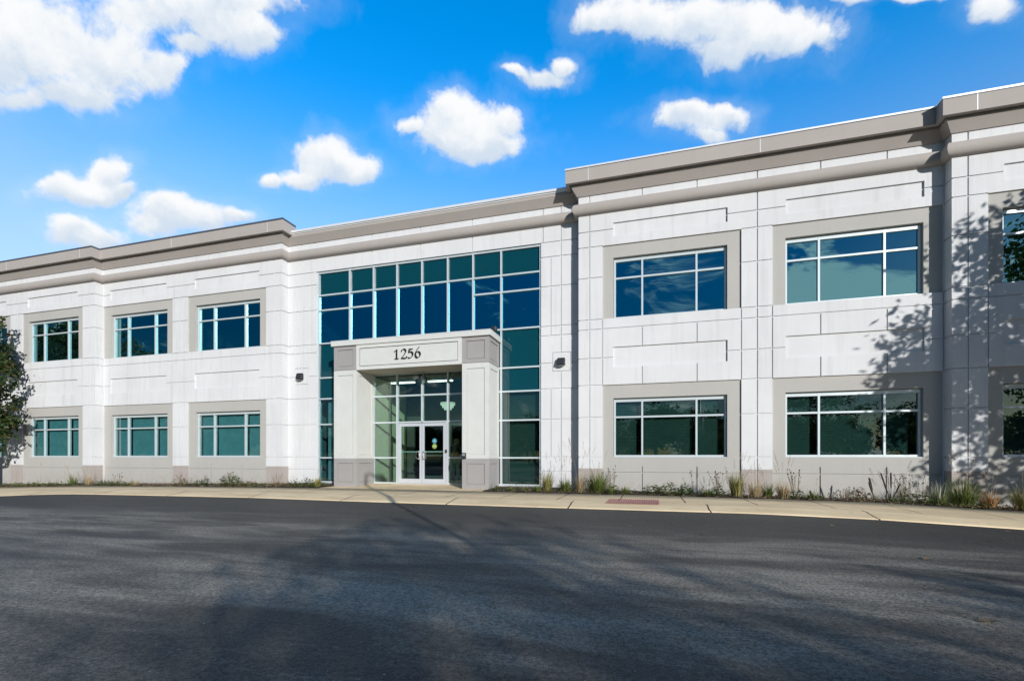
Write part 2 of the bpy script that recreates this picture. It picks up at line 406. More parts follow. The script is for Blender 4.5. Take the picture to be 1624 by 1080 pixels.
def bay(sl, sr, wl, wr):
    """window bay: surround sl..sr, opening wl..wr"""
    m1, m2 = wl+.265*(wr-wl), wl+.745*(wr-wl)
    r = [(sl, sr, H['h5'], H['h2'], .05, 1), (sl, sr, -1.5, H['h8'], .05, 1),
         (wl, wr, 8.04, 8.47, .05, None), (wl, wr, 3.86, 4.50, .05, None),
         hg(H['h1'], sl, wl), hg(H['h1'], wr, sr), hg(H['h6'], sl, sr), hg(H['h7'], sl, wl), hg(H['h7'], wr, sr)]
    for x in (m1, m2):
        r += [vg(x, 4.5, H['h6']), vg(x, H['h8'], 3.86), vg(x, 9.17, 9.45),
              (x-GR/2, x+GR/2, -1.5, .70, .05+GD, None)]
    r += [(sl, sr, .50-GR/2, .50+GR/2, .05+GD, None)]
    for x in (sl, sr): r += [vg(x, H['h8'], H['h5'])]
    r += [(wl, wr, H['h5'], 7.37, None, None), (wl, wr, .985, 2.87, None, None)]
    return r
BAYS_B = [(6.63, 10.71, 6.97, 10.33), (11.54, 15.66, 11.89, 15.24)]
BAYS_A = [(16.45, 20.5, 16.78, 20.13), (21.33, 25.4, 21.67, 25.02)]
rB = pilaster(5.80, 6.63, [6.22]) + pilaster(10.71, 11.54, [11.14]) + bay(*BAYS_B[0]) + bay(*BAYS_B[1])
rA = pilaster(15.62, 16.45, [16.03]) + pilaster(20.5, 21.33, [20.9]) + bay(*BAYS_A[0]) + bay(*BAYS_A[1]) + pilaster(25.4, 26.2, [25.8])
XB, XA = 5.86, 15.68
for sg in (1, -1):
    relief('wall', XB, XA+.02, -1.5, 9.9, rB, WM, lambda a, z, d, sg=sg: (sg*a, YB+d, z))
    relief('wall', XA, 26.2, -1.5, 9.9, rA, WM, lambda a, z, d, sg=sg: (sg*a, YA+d, z))
    # returns between the wall planes
    ret = [(-9, 9, -1.5, H['hb'], 0.0, 2)] + [hg(H[h], -9, 9) for h in PILH]
    relief('wall', YB, .0, -1.5, 9.9, ret, WM, lambda a, z, d, sg=sg: (sg*(XB+d*.999), a, z))
    relief('wall', YA, YB, -1.5, 9.9, ret, WM, lambda a, z, d, sg=sg: (sg*(XA+d*.999), a, z))
CX0, CX1 = -4.53, 4.53
rC = []
for sg in (1, -1):
    s = lambda a, b: (a, b) if sg == 1 else (-b, -a)
    rC += [hg(H[h], *s(4.53, 5.9)) for h in PILH] + [hg(.50, *s(4.53, 5.9))]
    rC += [vg(sg*5.22, -1.5, 9.45), vg(sg*4.87, H['h6'], H['h2']), vg(sg*5.57, H['h6'], H['h2']), vg(sg*4.87, .985, H['h8']), vg(sg*5.57, .985, H['h8']), vg(sg*4.60, 8.28, 9.45)]
    a, b = s(4.93, 5.54)
    rC += [(a, b, 3.88, 4.51, 0.0, None), vg(a, 3.88, 4.51), vg(b, 3.88, 4.51), hg(3.88, a, b), hg(4.51, a, b)]
for x in (-2.03, 0, 2.03): rC.append(vg(x, 8.28, 9.45))
rC.append((CX0, CX1, -.02, 8.28, None, None))
relief('wall', -XB-.03, XB+.03, -1.5, 9.72, rC, WM, lambda a, z, d: (a, d, z))

# cornices swept round the plan
def sweep(name, path, prof, mats, mi, smooth=False, closed=True):
    """path: plan points left to right; outward is -y for segments running +x"""
    n = len(path); nor = []
    for i in range(n-1):
        dx, dy = path[i+1][0]-path[i][0], path[i+1][1]-path[i][1]; l = math.hypot(dx, dy); nor.append((dy/l, -dx/l))
    mb = MB(); k = len(prof); ring = []
    for i in range(n):
        if i == 0: o = nor[0]
        elif i == n-1: o = nor[-1]
        else:
            a, b = nor[i-1], nor[i]; dt = a[0]*b[0]+a[1]*b[1]
            o = ((a[0]+b[0])/(1+dt), (a[1]+b[1])/(1+dt))
        ring.append([(path[i][0]+o[0]*p_, path[i][1]+o[1]*p_, z) for p_, z in prof])
    for i in range(n-1):       # own vertices per run, so the mitres stay sharp
        n0 = len(mb.v); mb.v += ring[i]+ring[i+1]
        for q in range(k if closed else k-1):
            q2 = (q+1) % k
            mb.f.append((n0+q, n0+k+q, n0+k+q2, n0+q2)); mb.m.append(mi)
    if closed:
        for rg in (ring[0], ring[-1]): mb.quad(rg, mi)
    return mb.build(name, mats, bld, smooth)
full = [(-26.2,YA),(-XA,YA),(-XA,YB),(-XB,YB),(-XB,0),(XB,0),(XB,YB),(XA,YB),(XA,YA),(26.2,YA)]
sweep('cornice', full, [(-.28,9.43),(.035,9.43),(.21,9.69),(.21,9.78),(-.28,9.78)], M['taupe'], 0)
ell = [(-.02,9.178)] + [(.02+.165*math.sin(q*math.pi/14)**.8, 8.995+.178*math.cos(q*math.pi/14)) for q in range(1, 14)] + [(-.02,8.808)]
sweep('round_moulding', full, ell, M['taupe'], 0, True, False)
for sg in (-1, 1):
    cap = [(-26.2,YA),(-XA,YA),(-XA,YB),(-XB,YB),(-XB,-.02)]
    if sg == 1: cap = [(-x, y) for x, y in cap][::-1]
    sweep('parapet_fascia', cap, [(-.32,9.785),(.20,9.785),(.20,9.83),(.26,9.83),(.26,9.735),(.37,9.735),(.37,10.14),(-.32,10.14)], M['taupe'], 0)
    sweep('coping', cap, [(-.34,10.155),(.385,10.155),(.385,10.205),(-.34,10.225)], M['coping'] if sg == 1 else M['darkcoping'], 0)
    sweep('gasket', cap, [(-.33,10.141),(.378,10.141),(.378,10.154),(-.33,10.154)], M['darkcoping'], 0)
cc = [(-XB+.02,0),(XB-.02,0)]
sweep('coping', cc, [(-.3,9.783),(.23,9.783),(.23,9.825),(.27,9.825),(.27,9.905),(-.3,9.925)], M['coping'], 0)
# panel joints of the fascia
for sg in (-1, 1):
    for x, y in ((6.22, YB), (11.14, YB), (16.03, YA), (20.9, YA)):
        jb = MB(); jb.box(sg*x-.008, sg*x+.008, y-.3725, y-.36, 9.74, 10.138); jb.build('fascia_joint', M['coping'], bld)

# roof, floors and rooms behind the glass
rb = MB(); rb.box(-26, 26, .3, 16, 9.2, 9.4); rb.build('roof', M['office'], bld)
rb = MB(); rb.box(-26, 26, 15.7, 16, -1.5, 9.2); rb.box(-26.2, -26, -.3, 16, -1.5, 9.4); rb.box(26, 26.2, -.3, 16, -1.5, 9.4); rb.build('rear_wall', M['white'], bld)
rb = MB(); rb.box(-25.9, 25.9, .36, 15.6, 4.3, 4.62); rb.box(-25.9,-4.5,.1,.36,4.3,4.62); rb.box(4.5,25.9,.1,.36,4.3,4.62); rb.build('floor_slab', M['office'], bld)
rb = MB(); rb.box(-25.9, 25.9, .36, 15.6, -.3, -.012); rb.build('ground_floor', M['carpet'], bld)
rb = MB()
rb.box(-25.9, -4.9, 5.2, 5.3, 0, 4.3); rb.box(4.9, 25.9, 5.2, 5.3, 0, 4.3); rb.box(-25.9, 25.9, 6.2, 6.3, 4.62, 9.2)
for x in (-20.7, -15.9, -11.14, -5.4, 5.4, 11.14, 15.9, 20.7):
    rb.box(x-.06, x+.06, .36, 5.2, -.01, 4.3); rb.box(x-.06, x+.06, .36, 6.2, 4.62, 9.2)
rb.build('partition', M['office'], bld)
for x in (-23,-18.5,-13.5,-8.7,8.7,13.5,18.5,23):       # suspended ceilings of the rooms
    for y1, z in ((6, 7.72), (5, 3.1)):
        rb = MB(); rb.box(x-2.1, x+2.1, .5, y1, z, z+.04); rb.build('suspended_ceiling', M['office'], bld)

# windows
PR = random.Random(3)
def make_window(wl, wr, z0, z1, zt, y, low):
    m1, m2 = wl+.265*(wr-wl), wl+.745*(wr-wl)
    f0, f1 = y+.155, y+.27; b = .055
    fr = MB()
    xsl = [(wl+.012, wl+.012+b), (m1-b/2, m1+b/2), (m2-b/2, m2+b/2), (wr-.012-b, wr-.012)]
    for a, c_ in xsl: fr.box(a, c_, f0, f1, z0+.012, z1-.012)
    cols = [(xsl[i][1], xsl[i+1][0]) for i in range(3)]
    rows_ = [(z0+.012, z0+.012+b), (zt-b/2, zt+b/2), (z1-.012-.105, z1-.012)]
    for a, c_ in cols:
        for q, w in rows_: fr.box(a, c_, f0+.003, f1, q, w)
    win = fr.build('window', M['alum'], bld)
    gl = MB()
    for a, c_ in cols:
        for q, w in ((rows_[0][1], rows_[1][0]), (rows_[1][1], rows_[2][0])):
            t1, t2 = PR.uniform(-.003,.003), PR.uniform(-.003,.003)
            gl.quad([(a, f0+.06+t1, q), (c_, f0+.06-t1+t2, q), (c_, f0+.06-t1-t2, w), (a, f0+.06+t1-2*t2, w)])
    gl.build('glass', (M['glass_low'] if wl > 0 else M['glass_low_reflpaint']) if low else M['glass_up'], win)
    if low:
        for i, (a, c_) in enumerate(cols):
            bl = MB(); a2, c2 = a+.01, c_-(.10 if i == 1 else .16); z = z0+.03
            while z < z1-.07:
                bl.quad([(a2, y+.33, z), (c2, y+.33, z), (c2, y+.352, z+.042), (a2, y+.352, z+.042)]); z += .046
            bl.box(a2, c2, y+.32, y+.365, z1-.085, z1-.03)
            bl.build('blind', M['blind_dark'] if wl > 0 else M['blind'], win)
    sl = MB(); sl.box(wl+.002, wr-.002, y+.075, y+.34, z0-.03, z0+.010); sl.build('sill', M['alum'], win)
for sg in (1, -1):
    for bays, y in ((BAYS_B, YB), (BAYS_A, YA)):
        for sl, sr, wl, wr in bays:
            a, b = (wl, wr) if sg == 1 else (-wr, -wl)
            make_window(a, b, H['h5'], 7.37, 6.73, y, False); make_window(a, b, .985, 2.87, 2.27, y, True)

# curtain wall
EX = [-4.53, -3.06, -2.01, -1.01, .02, 1.05, 2.03, 3.08, 4.53]; mw = .056
cw = MB(); vx = []
for i, x in enumerate(EX):
    a, b = (x+.008, x+.008+mw) if i == 0 else ((x-.008-mw, x-.008) if i == 8 else (x-mw/2, x+mw/2))
    vx.append((a, b))
    lo = 2.30 if i == 4 else -.012
    cw.box(a, b, .05, .19, lo, 8.262)
panes = {'glass': [], 'spandrel': [], 'lobby': [], 'low': [], 'low_reflpaint': []}
for i in range(8):
    a, b = vx[i][1], vx[i+1][0]
    outer = i in (0, 1, 6, 7)
    lv = [0.02]
    if outer or i in (2, 5): lv.append(.963)
    lv += [2.285 if not outer else 2.27, 3.275, 4.10, 5.45]
    if outer: lv.append(6.76)
    lv += [7.35, 8.23]
    if i in (3, 4): lv = lv[1:]
    for z in lv: cw.box(a, b, .053, .19, z-mw/2, z+mw/2)
    for q, w in zip(lv, lv[1:]):
        k = 'spandrel' if (q > 7.3 or (4.0 < q < 5.4) or (outer and 3.2 < q < 4)) else ('glass' if (outer or q > 5) else 'lobby')
        if k == 'glass' and q < 3.2: k = 'low' if i > 4 else 'low_reflpaint'
        panes[k].append((a, b, q+mw/2, w-mw/2))
cwo = cw.build('curtain_wall', M['alum'], bld)
for k, mat in (('glass','glass_cw'),('spandrel','spandrel'),('lobby','glass_lobby'),('low','glass_low'),('low_reflpaint','glass_low_reflpaint')):
    gl = MB()
    for a, b, q, w in panes[k]:
        mt = M[mat]
        t1, t2 = PR.uniform(-.003,.003), PR.uniform(-.003,.003)
        gl.quad([(a,.12+t1,q),(b,.12-t1+t2,q),(b,.12-t1-t2,w),(a,.12+t1-2*t2,w)])
    gl.build('spandrel_panel' if k == 'spandrel' else 'glass', M[mat], cwo)
for i in (0, 1, 6, 7):
    bl = MB(); a, b = vx[i][1]+(.25 if i < 2 else .02), vx[i+1][0]-.12; z = .08
    while z < 3.2:
        bl.quad([(a,.30,z),(b,.30,z),(b,.322,z+.042),(a,.322,z+.042)]); z += .046
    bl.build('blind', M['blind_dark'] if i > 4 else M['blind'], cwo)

# doors
def make_door(x0, x1, hx):
    d = MB(); y0, y1 = .06, .115
    z0, z1 = .025, 2.24; st = .085
    d.box(x0, x0+st, y0, y1, z0, z1); d.box(x1-st, x1, y0, y1, z0, z1)
    d.box(x0+st, x1-st, y0+.002, y1, z0, z0+.16); d.box(x0+st, x1-st, y0+.002, y1, z1-.11, z1)
    door = d.build('door', M['alumdoor'], bld)
    gq = MB(); gq.quad([(x0+st,.09,z0+.16),(x1-st,.09,z0+.16),(x1-st,.09,z1-.11),(x0+st,.09,z1-.11)]); gq.build('glass', M['glass_lobby'], door)
    h = MB(); s = 1 if hx > (x0+x1)/2 else -1
    h.tube([(hx-s*.02,y0,.90),(hx-s*.02,y0-.07,.92),(hx-s*.15,y0-.07,.94),(hx-s*.15,y0-.07,1.17),(hx-s*.02,y0-.07,1.19),(hx-s*.02,y0,1.21)], .016, 8)
    h.tube([(hx-s*.02,y0-.07,.92),(hx-s*.02,y0-.07,1.19)], .016, 8)
    h.build('handle', M['chrome'], door, True)
    pb = MB(); pb.box(x0+.03, x1-.03, y1, y1+.05, 1.16, 1.21); pb.build('push_bar', M['alum'], door)
    cl = MB(); cl.box(x0+.05 if s < 0 else x1-.35, x0+.35 if s < 0 else x1-.05, y1+.005, y1+.06, 2.15, 2.22); cl.build('closer', M['black'], door)
    return door
dl = make_door(-.925, .012, -.03); dr = make_door(.028, .965, .07)
fr = MB(); fr.box(-.976, -.932, .05, .19, -.01, 2.2525); fr.box(.972, 1.0165, .05, .19, -.01, 2.2525); fr.box(-.93, .97, .04, .2, -.01, .018); fr.build('door_frame', M['alumdoor'], bld)
def disc(cx_, z, r, y, mats, parent, inner):
    mb = MB()
    mb.quad([(cx_+r*math.cos(k*.314), y, z+r*math.sin(k*.314)) for k in range(20)], 0)
    for (a, b, c_, d_) in inner: mb.quad([(cx_+a*r, y-.002, z+c_*r), (cx_+b*r, y-.002, z+c_*r), (cx_+b*r, y-.002, z+d_*r), (cx_+a*r, y-.002, z+d_*r)], 1)
    return mb.build('sticker', mats, parent)
disc(.52, 1.58, .095, .084, [M['stick_blue'], M['stick_white']], dr, [(-.45,.35,-.12,.12),(-.1,.1,.12,.5),(.1,.45,-.5,-.3)])['label'] = 'round blue door sticker'
disc(.52, 1.385, .095, .084, [M['stick_green'], M['stick_white']], dr, [(-.6,.6,-.16,.16)])['label'] = 'round green door sticker'

# vestibule and lobby behind the doors
for xa in (-2.12, 2.03):
    lb = MB(); lb.box(xa, xa+.10, .21, 2.6, -.01, 4.05); lb.build('lobby_wall', M['lobbywall'], bld)
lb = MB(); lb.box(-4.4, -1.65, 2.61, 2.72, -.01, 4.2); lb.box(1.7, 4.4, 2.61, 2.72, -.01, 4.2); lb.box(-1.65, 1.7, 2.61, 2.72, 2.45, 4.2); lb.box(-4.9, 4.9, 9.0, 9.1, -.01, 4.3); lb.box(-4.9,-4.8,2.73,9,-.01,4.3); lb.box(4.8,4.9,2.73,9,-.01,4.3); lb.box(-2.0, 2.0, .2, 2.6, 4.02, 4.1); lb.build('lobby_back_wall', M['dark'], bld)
fr = MB()
for x in (-1.22, -.24, .06, 1.24): fr.box(x-.045, x+.045, 2.58, 2.7, 0, 2.42)
for a, b in ((-1.175, -.285), (.105, 1.195)):
    fr.box(a, b, 2.585, 2.7, .0, .2); fr.box(a, b, 2.585, 2.7, 2.3, 2.42); fr.box(a, b, 2.585, 2.7, 1.02, 1.09)
fr.build('inner_door_frame', M['alum'], bld)
pl = tag(empty('pendant_lamp', (.42, 1.5, 3.02)), 'pale tiered pendant lamp hanging inside above the entrance doors', 'lamp')
lp = MB(); lp.lathe([(0,-.17),(.15,-.17),(.15,-.08),(.23,-.08),(.23,.02),(.29,.02),(.29,.12),(.03,.14),(0,.14)], seg=24); lp.build('lamp_shade', M['glow'], pl)
lp = MB(); lp.tube([(0,0,.16),(0,0,.995)], .012); lp.lathe([(0,.97),(.06,.97),(.06,1.0),(0,1.0)]); lp.build('stem', M['black'], pl)
for i, x in enumerate((-1.25, .35)):
    st = tag(empty('strip_light', (x, .95, 3.95)), 'white strip light on the lobby ceiling, %s' % ('the one left of the pendant lamp' if i == 0 else 'the one right above the pendant lamp'), 'light', 'lobby ceiling lights')
    b_ = MB(); b_.box(-.5, .5, -.06, .06, -.06, -.02); b_.build('diffuser', M['strip'], st)
    b_ = MB(); b_.box(-.52, .52, -.08, .08, -.02, .07); b_.build('housing', M['whitepaint'], st)
rd = tag(empty('reception_desk', (.7, 5.6, 0)), 'dim reception desk inside the lobby behind the doors', 'desk')
b_ = MB(); b_.box(-1.1, 1.1, -.35, .35, 0, .98); b_.build('body', M['office'], rd)
b_ = MB(); b_.box(-1.18, 1.18, -.43, .40, .983, 1.03); b_.build('counter_top', M['whitepaint'], rd)

# somebody standing just inside the right-hand side glass
def skin_mesh(name, verts, edges, radii, mat, parent, sub=2, flat=1.0):
    me = bpy.data.meshes.new(name); me.from_pydata(verts, edges, []); me.materials.append(mat)
    o = bpy.data.objects.new(name, me); COL.objects.link(o); o.parent = parent
    o.modifiers.new('skin', 'SKIN').use_smooth_shade = True
    me.skin_vertices.new() if not me.skin_vertices else None
    for v, r in zip(me.skin_vertices[0].data, radii): v.radius = (r, r*flat)
    me.skin_vertices[0].data[0].use_root = True
    sb_ = o.modifiers.new('smooth', 'SUBSURF'); sb_.levels = sub; sb_.render_levels = sub
    return o
M['skin'] = simple('skin', (.50,.33,.24), .5); M['hair'] = simple('hair', (.42,.31,.17), .6, var=.2, vscale=20)
M['top'] = simple('dark_top', (.05,.055,.06), .8); M['trousers'] = simple('pale_trousers', (.42,.41,.36), .8)
ps = tag(empty('person', (1.16, .56, -.01), R(-12)), 'person with fair hair, dark top and pale trousers standing inside the right glass panel', 'person')
V = [(0,0,.95),(0,0,1.12),(0,.01,1.30),(0,.015,1.42),(0,0,1.50),(0,-.01,1.58),(0,-.005,1.66),
     (.09,0,.90),(.10,-.01,.50),(.10,.02,.09),(.105,-.12,.04),(-.09,0,.90),(-.10,-.02,.50),(-.12,.02,.09),(-.125,-.12,.04),
     (.17,.01,1.40),(.22,.04,1.14),(.12,-.17,1.04),(.07,-.23,1.05),(-.17,.01,1.40),(-.22,.04,1.14),(-.12,-.18,1.03),(-.06,-.24,1.05)]
Eg = [(0,1),(1,2),(2,3),(3,4),(4,5),(5,6),(0,7),(7,8),(8,9),(9,10),(0,11),(11,12),(12,13),(13,14),(3,15),(15,16),(16,17),(17,18),(3,19),(19,20),(20,21),(21,22)]
Rd = [.13,.115,.13,.085,.05,.088,.085,.088,.058,.042,.036,.088,.058,.042,.036,.055,.042,.033,.03,.055,.042,.033,.03]
skin_mesh('body', V, Eg, Rd, M['skin'], ps)
skin_mesh('shirt', [V[i] for i in (0,1,2,3,15,16,17,19,20,21)], [(0,1),(1,2),(2,3),(3,4),(4,5),(5,6),(3,7),(7,8),(8,9)], [.145,.132,.146,.10,.068,.054,.043,.068,.054,.043], M['top'], ps)
skin_mesh('trousers', [V[i] for i in (0,7,8,9,11,12,13)], [(0,1),(1,2),(2,3),(0,4),(4,5),(5,6)], [.142,.10,.072,.06,.10,.072,.06], M['trousers'], ps)
skin_mesh('hair', [(0,.02,1.69),(0,.06,1.60),(0,.085,1.46),(0,.09,1.32)], [(0,1),(1,2),(2,3)], [.088,.095,.085,.05], M['hair'], ps)
fb = MB()
for s_ in (-1, 1):     # fingers closed round the cup, thumbs on the near side
    for k in range(4): fb.tube([(s_*.062,-.235,1.075-.018*k),(s_*.045,-.285,1.078-.018*k),(s_*.012,-.297,1.078-.018*k)], [.0095,.009,.0075], 7)
    fb.tube([(s_*.06,-.225,1.09),(s_*.045,-.252,1.115),(s_*.03,-.262,1.125)], [.011,.010,.008], 7)
fb.build('fingers', M['skin'], ps, True)
for s_ in (-1, 1):
    fb = MB(); fb.lathe([(0,-.011),(.010,-.006),(.012,0),(.010,.006),(0,.011)], (s_*.032,-.088,1.615), 8); fb.build('eye', M['g_dark'], ps, True)
fb = MB(); fb.tube([(0,-.085,1.61),(0,-.112,1.575),(0,-.09,1.568)], [.008,.014,.010], 8); fb.build('nose', M['skin'], ps, True)
cp = tag(empty('paper_cup', (1.16-.27*math.sin(R(12)), .56-.27*math.cos(R(12)), 1.0)), 'white paper cup held by the person inside the glass', 'cup')
fb = MB(); fb.lathe([(0,0),(.028,0),(.037,.11),(.034,.11),(.0,.10)], seg=16); fb.build('cup_body', M['whitepaint'], cp, True)

# portico
PX = .05; PY = -1.06
def pier(x0, x1):
    rr = [(-9,9,-.5,.935,0.0,1),(-9,9,4.11,5.2,0.0,1)]
    def face(w):
        r = list(rr)
        i0, i1 = .155, w-.155
        for za, zb in ((.08,.77),(1.06,3.93),(4.24,4.85)):
            r += [(i0, i1, za, zb, .016, None)]
            r += [(i0, i0+.022, za, zb, .032, None),(i1-.022, i1, za, zb, .032, None),(i0, i1, zb-.022, zb, .032, None),(i0, i1, za, za+.022, .032, None)]
        r += [(-9,9,4.10,4.12,.02,None),(-9,9,.925,.945,.008,None)]
        return r
    W = x1-x0; mats = [M['porch'], M['porchgrey']]
    root = relief('portico_pier', 0, W, -.5, 4.98, face(W), mats, lambda a, z, d: (x0+a, PY+d, z))
    dp = .05-PY
    relief('side_panel', 0, dp, -.5, 4.98, face(dp), mats, lambda a, z, d: (x0+d, PY+a, z), parent=root)
    relief('side_panel', 0, dp, -.5, 4.98, face(dp), mats, lambda a, z, d: (x1-d, PY+a, z), parent=root)
    return root
pier(PX-2.98, PX-2.03); pier(PX+2.02, PX+2.97)
W2 = 4.05-.006
bm = relief('portico_beam', 0, W2, 4.09, 4.979, [(.13,W2-.13,4.21,4.86,.014,None),(.13,.152,4.21,4.86,.03,None),(W2-.152,W2-.13,4.21,4.86,.03,None),(.13,W2-.13,4.838,4.86,.03,None),(.13,W2-.13,4.21,4.232,.03,None),
     (1.35,1.358,4.30,4.86,.02,None),(2.70,2.708,4.30,4.86,.02,None)], [M['porch']], lambda a, z, d: (PX-2.027+a, PY-.04+d, z))
b_ = MB(); b_.box(PX-2.027, PX+2.017, PY-.01, .045, 4.092, 4.976); b_.build('soffit', M['soffit'], bm)
b_ = MB(); x0, x1 = PX-2.027, PX+2.017
b_.quad([(x0,PY-.04,4.09),(x1,PY-.04,4.09),(x1,PY-.01,4.09),(x0,PY-.01,4.09)]); b_.quad([(x0,PY-.04,4.09),(x0,PY-.01,4.09),(x0,PY-.01,4.979),(x0,PY-.04,4.979)]); b_.quad([(x1,PY-.04,4.09),(x1,PY-.01,4.09),(x1,PY-.01,4.979),(x1,PY-.04,4.979)]); b_.build('beam_edge', M['porch'], bm)
b_ = MB(); b_.box(PX-3.05, PX+3.04, PY-.085, .048, 4.982, 5.145); b_.build('canopy_roof', M['porch'], bld, bevel=.006)
b_ = MB(); b_.box(PX-3.056, PX+3.046, PY-.09, .047, 5.147, 5.172); b_.build('canopy_flashing', M['coping'], bld)

# the number 1256, broad-nib lettering cut from metal
def ribbon(mb, pts, nib, thick, y, ang=35, seg=14):
    P = []
    n = len(pts)
    for i in range(n-1):                     # catmull-rom
        p0, p1, p2, p3 = pts[max(i-1,0)], pts[i], pts[i+1], pts[min(i+2,n-1)]
        for k in range(seg):
            t = k/seg
            P.append(tuple(.5*((2*p1[c]) + (-p0[c]+p2[c])*t + (2*p0[c]-5*p1[c]+4*p2[c]-p3[c])*t*t + (-p0[c]+3*p1[c]-3*p2[c]+p3[c])*t**3) for c in (0,1)))
    P.append(pts[-1])
    nx, nz = math.cos(R(ang)), math.sin(R(ang)); L = []; Q = []
    for i, p_ in enumerate(P):
        a, b = P[max(i-1,0)], P[min(i+1,len(P)-1)]
        dx, dz = b[0]-a[0], b[1]-a[1]; l = math.hypot(dx, dz) or 1; dx /= l; dz /= l
        w = max(.26, abs(nx*dz-nz*dx))*nib/2
        L.append((p_[0]-dz*w, p_[1]+dx*w)); Q.append((p_[0]+dz*w, p_[1]-dx*w))
    n0 = len(mb.v); k = len(P)
    for yy in (y, y+thick):
        for a, b in zip(L, Q): mb.v += [(a[0], yy, a[1]), (b[0], yy, b[1])]
    for i in range(k-1):
        a, b, c_, d_ = n0+2*i, n0+2*i+1, n0+2*i+3, n0+2*i+2; o = 2*k
        for q in ((a,b,c_,d_),(a+o,d_+o,c_+o,b+o),(a,d_,d_+o,a+o),(b,b+o,c_+o,c_)): mb.f.append(q); mb.m.append(0)
    for i in (0, k-1):
        a, b = n0+2*i, n0+2*i+1; mb.f.append((a, b, b+2*k, a+2*k)); mb.m.append(0)
DIG = {'1': [[(.02,.74),(.16,.86),(.34,.98)], [(.29,.98),(.28,.6),(.28,.3),(.27,.03)], [(.08,.01),(.2,.045),(.35,.03),(.48,.055)]],
       '2': [[(.06,.74),(.12,.90),(.30,.98),(.46,.88),(.47,.70),(.36,.46),(.2,.22),(.04,.04)], [(.04,.05),(.2,.06),(.4,.03),(.56,.06),(.585,.22)]],
       '5': [[(.50,.96),(.36,.93),(.15,.94)], [(.17,.94),(.14,.75),(.12,.57)], [(.12,.57),(.27,.66),(.44,.58),(.49,.36),(.40,.15),(.22,.04),(.05,.06)]],
       '6': [[(.45,1.12),(.30,.94),(.14,.66),(.07,.38),(.12,.14),(.27,.02),(.44,.10),(.52,.32),(.46,.54),(.32,.62),(.18,.54),(.10,.42)]]}
x = -.46
for ch in '1256':
    mb = MB()
    for i, pts in enumerate(DIG[ch]): ribbon(mb, [(px*.40, pz*.335) for px, pz in pts], .062, .018, -i*.0015)
    o = mb.build('house_number', M['letter'], bm); o.location = (x, PY-.062, 4.385); x += .268

# fittings on the building
def wall_light(x, label):
    r = tag(empty('wall_light', (x, 0, 4.18)), label, 'wall light', 'black lights on the white entrance walls'); r.scale = (.88,)*3
    b = MB()
    n0 = [(-.15,-.03,-.15),(.15,-.03,-.15),(.15,-.03,.15),(-.15,-.03,.15),(-.15,-.24,-.11),(.15,-.24,-.11),(.15,-.15,.15),(-.15,-.15,.15)]
    b.v += n0
    for q in ((0,1,2,3),(4,7,6,5),(0,4,5,1),(1,5,6,2),(2,6,7,3),(3,7,4,0)): b.f.append(q); b.m.append(0)
    b.build('housing', M['black'], r, bevel=.03)
    b = MB(); b.box(-.12,.12,-.028,-.002,-.12,.12); b.build('back_plate', M['black'], r)
    b = MB(); b.box(-.10,.10,-.20,-.06,-.165,-.15); b.build('lens', M['lens'], r)
wall_light(5.24, 'black wedge wall light beside the tall right-hand glass panels'); wall_light(-5.24, 'black wedge wall light left of the tall glass panels')
def spot(name, loc, rz, label):
    r = tag(empty(name, loc, rz), label, 'spotlight')
    b = MB(); b.box(-.06,.06,-.03,.0,-.05,.05); b.tube([(0,-.03,0),(0,-.10,-.02)], .02, 8); b.build('bracket', M['black'], r)
    for s in (-1, 1):
        b = MB(); b.tube([(s*.04,-.09,-.03),(s*.10,-.13,-.06),(s*.16,-.24,-.11)], [.03,.06,.075], 12)
        hd = b.build('lamp_head', M['alum'] if s < 0 else M['black'], r, True)
        b = MB(); b.tube([(s*.161,-.241,-.111),(s*.165,-.247,-.113)], .066, 12); b.build('lens', M['lens'], hd)
spot('twin_spotlight', (.0, .045, 3.98), 0, 'small twin spotlight under the canopy above the doors')
fl = tag(empty('flood_light', (PX+3.0, -.62, 5.173)), 'small black floodlight on the right end of the canopy', 'floodlight')
b_ = MB(); b_.box(-.03,.03,-.03,.03,0,.05); b_.build('bracket', M['black'], fl)
b_ = MB(); b_.box(-.07,.09,-.11,.11,.05,.20); b_.build('housing', M['black'], fl, bevel=.02)
cr_ = tag(empty('card_reader', (PX+2.10, PY, 1.03)), 'black card reader box on the right entrance pier', 'card reader')
b_ = MB(); b_.box(-.075,.075,-.07,-.001,-.10,.10); b_.build('housing', M['black'], cr_, bevel=.015)
b_ = MB(); b_.box(-.05,.05,-.075,-.071,.0,.07); b_.build('face_plate', M['lens'], cr_)
db = tag(empty('door_button', (1.0, .045, 1.2)), 'little black push button on the right door jamb', 'push button')
b_ = MB(); b_.box(-.035,.035,-.03,.004,-.06,.06); b_.build('housing', M['black'], db, bevel=.008)

# ribbed red pad in the pavement
tp = tag(empty('tactile_paving', (7.1, 0, 0)), 'faded red ribbed pad set into the pavement right of the entrance', 'tactile pad')
b_ = MB(); n = 23; W_ = 1.22
for i in range(n):
    x0 = i*W_/n; x1 = x0+W_/n*.60
    for k in range(6):
        ya_, yb_ = -4.48+k*.19, -4.48+(k+1)*.19
        zz = lambda x, y: interp([(-4.45, kerb_top(x)),(-4.05, kerb_top(x)+.004),(-3, (kerb_top(x)+interp(SB, x))/2)], y)
        b_.quad([(x0, ya_, zz(7.1+x0, ya_)+.008), (x1, ya_, zz(7.1+x1, ya_)+.008), (x1, yb_, zz(7.1+x1, yb_)+.008), (x0, yb_, zz(7.1+x0, yb_)+.008)])
b_.build('rib', M['red'], tp)

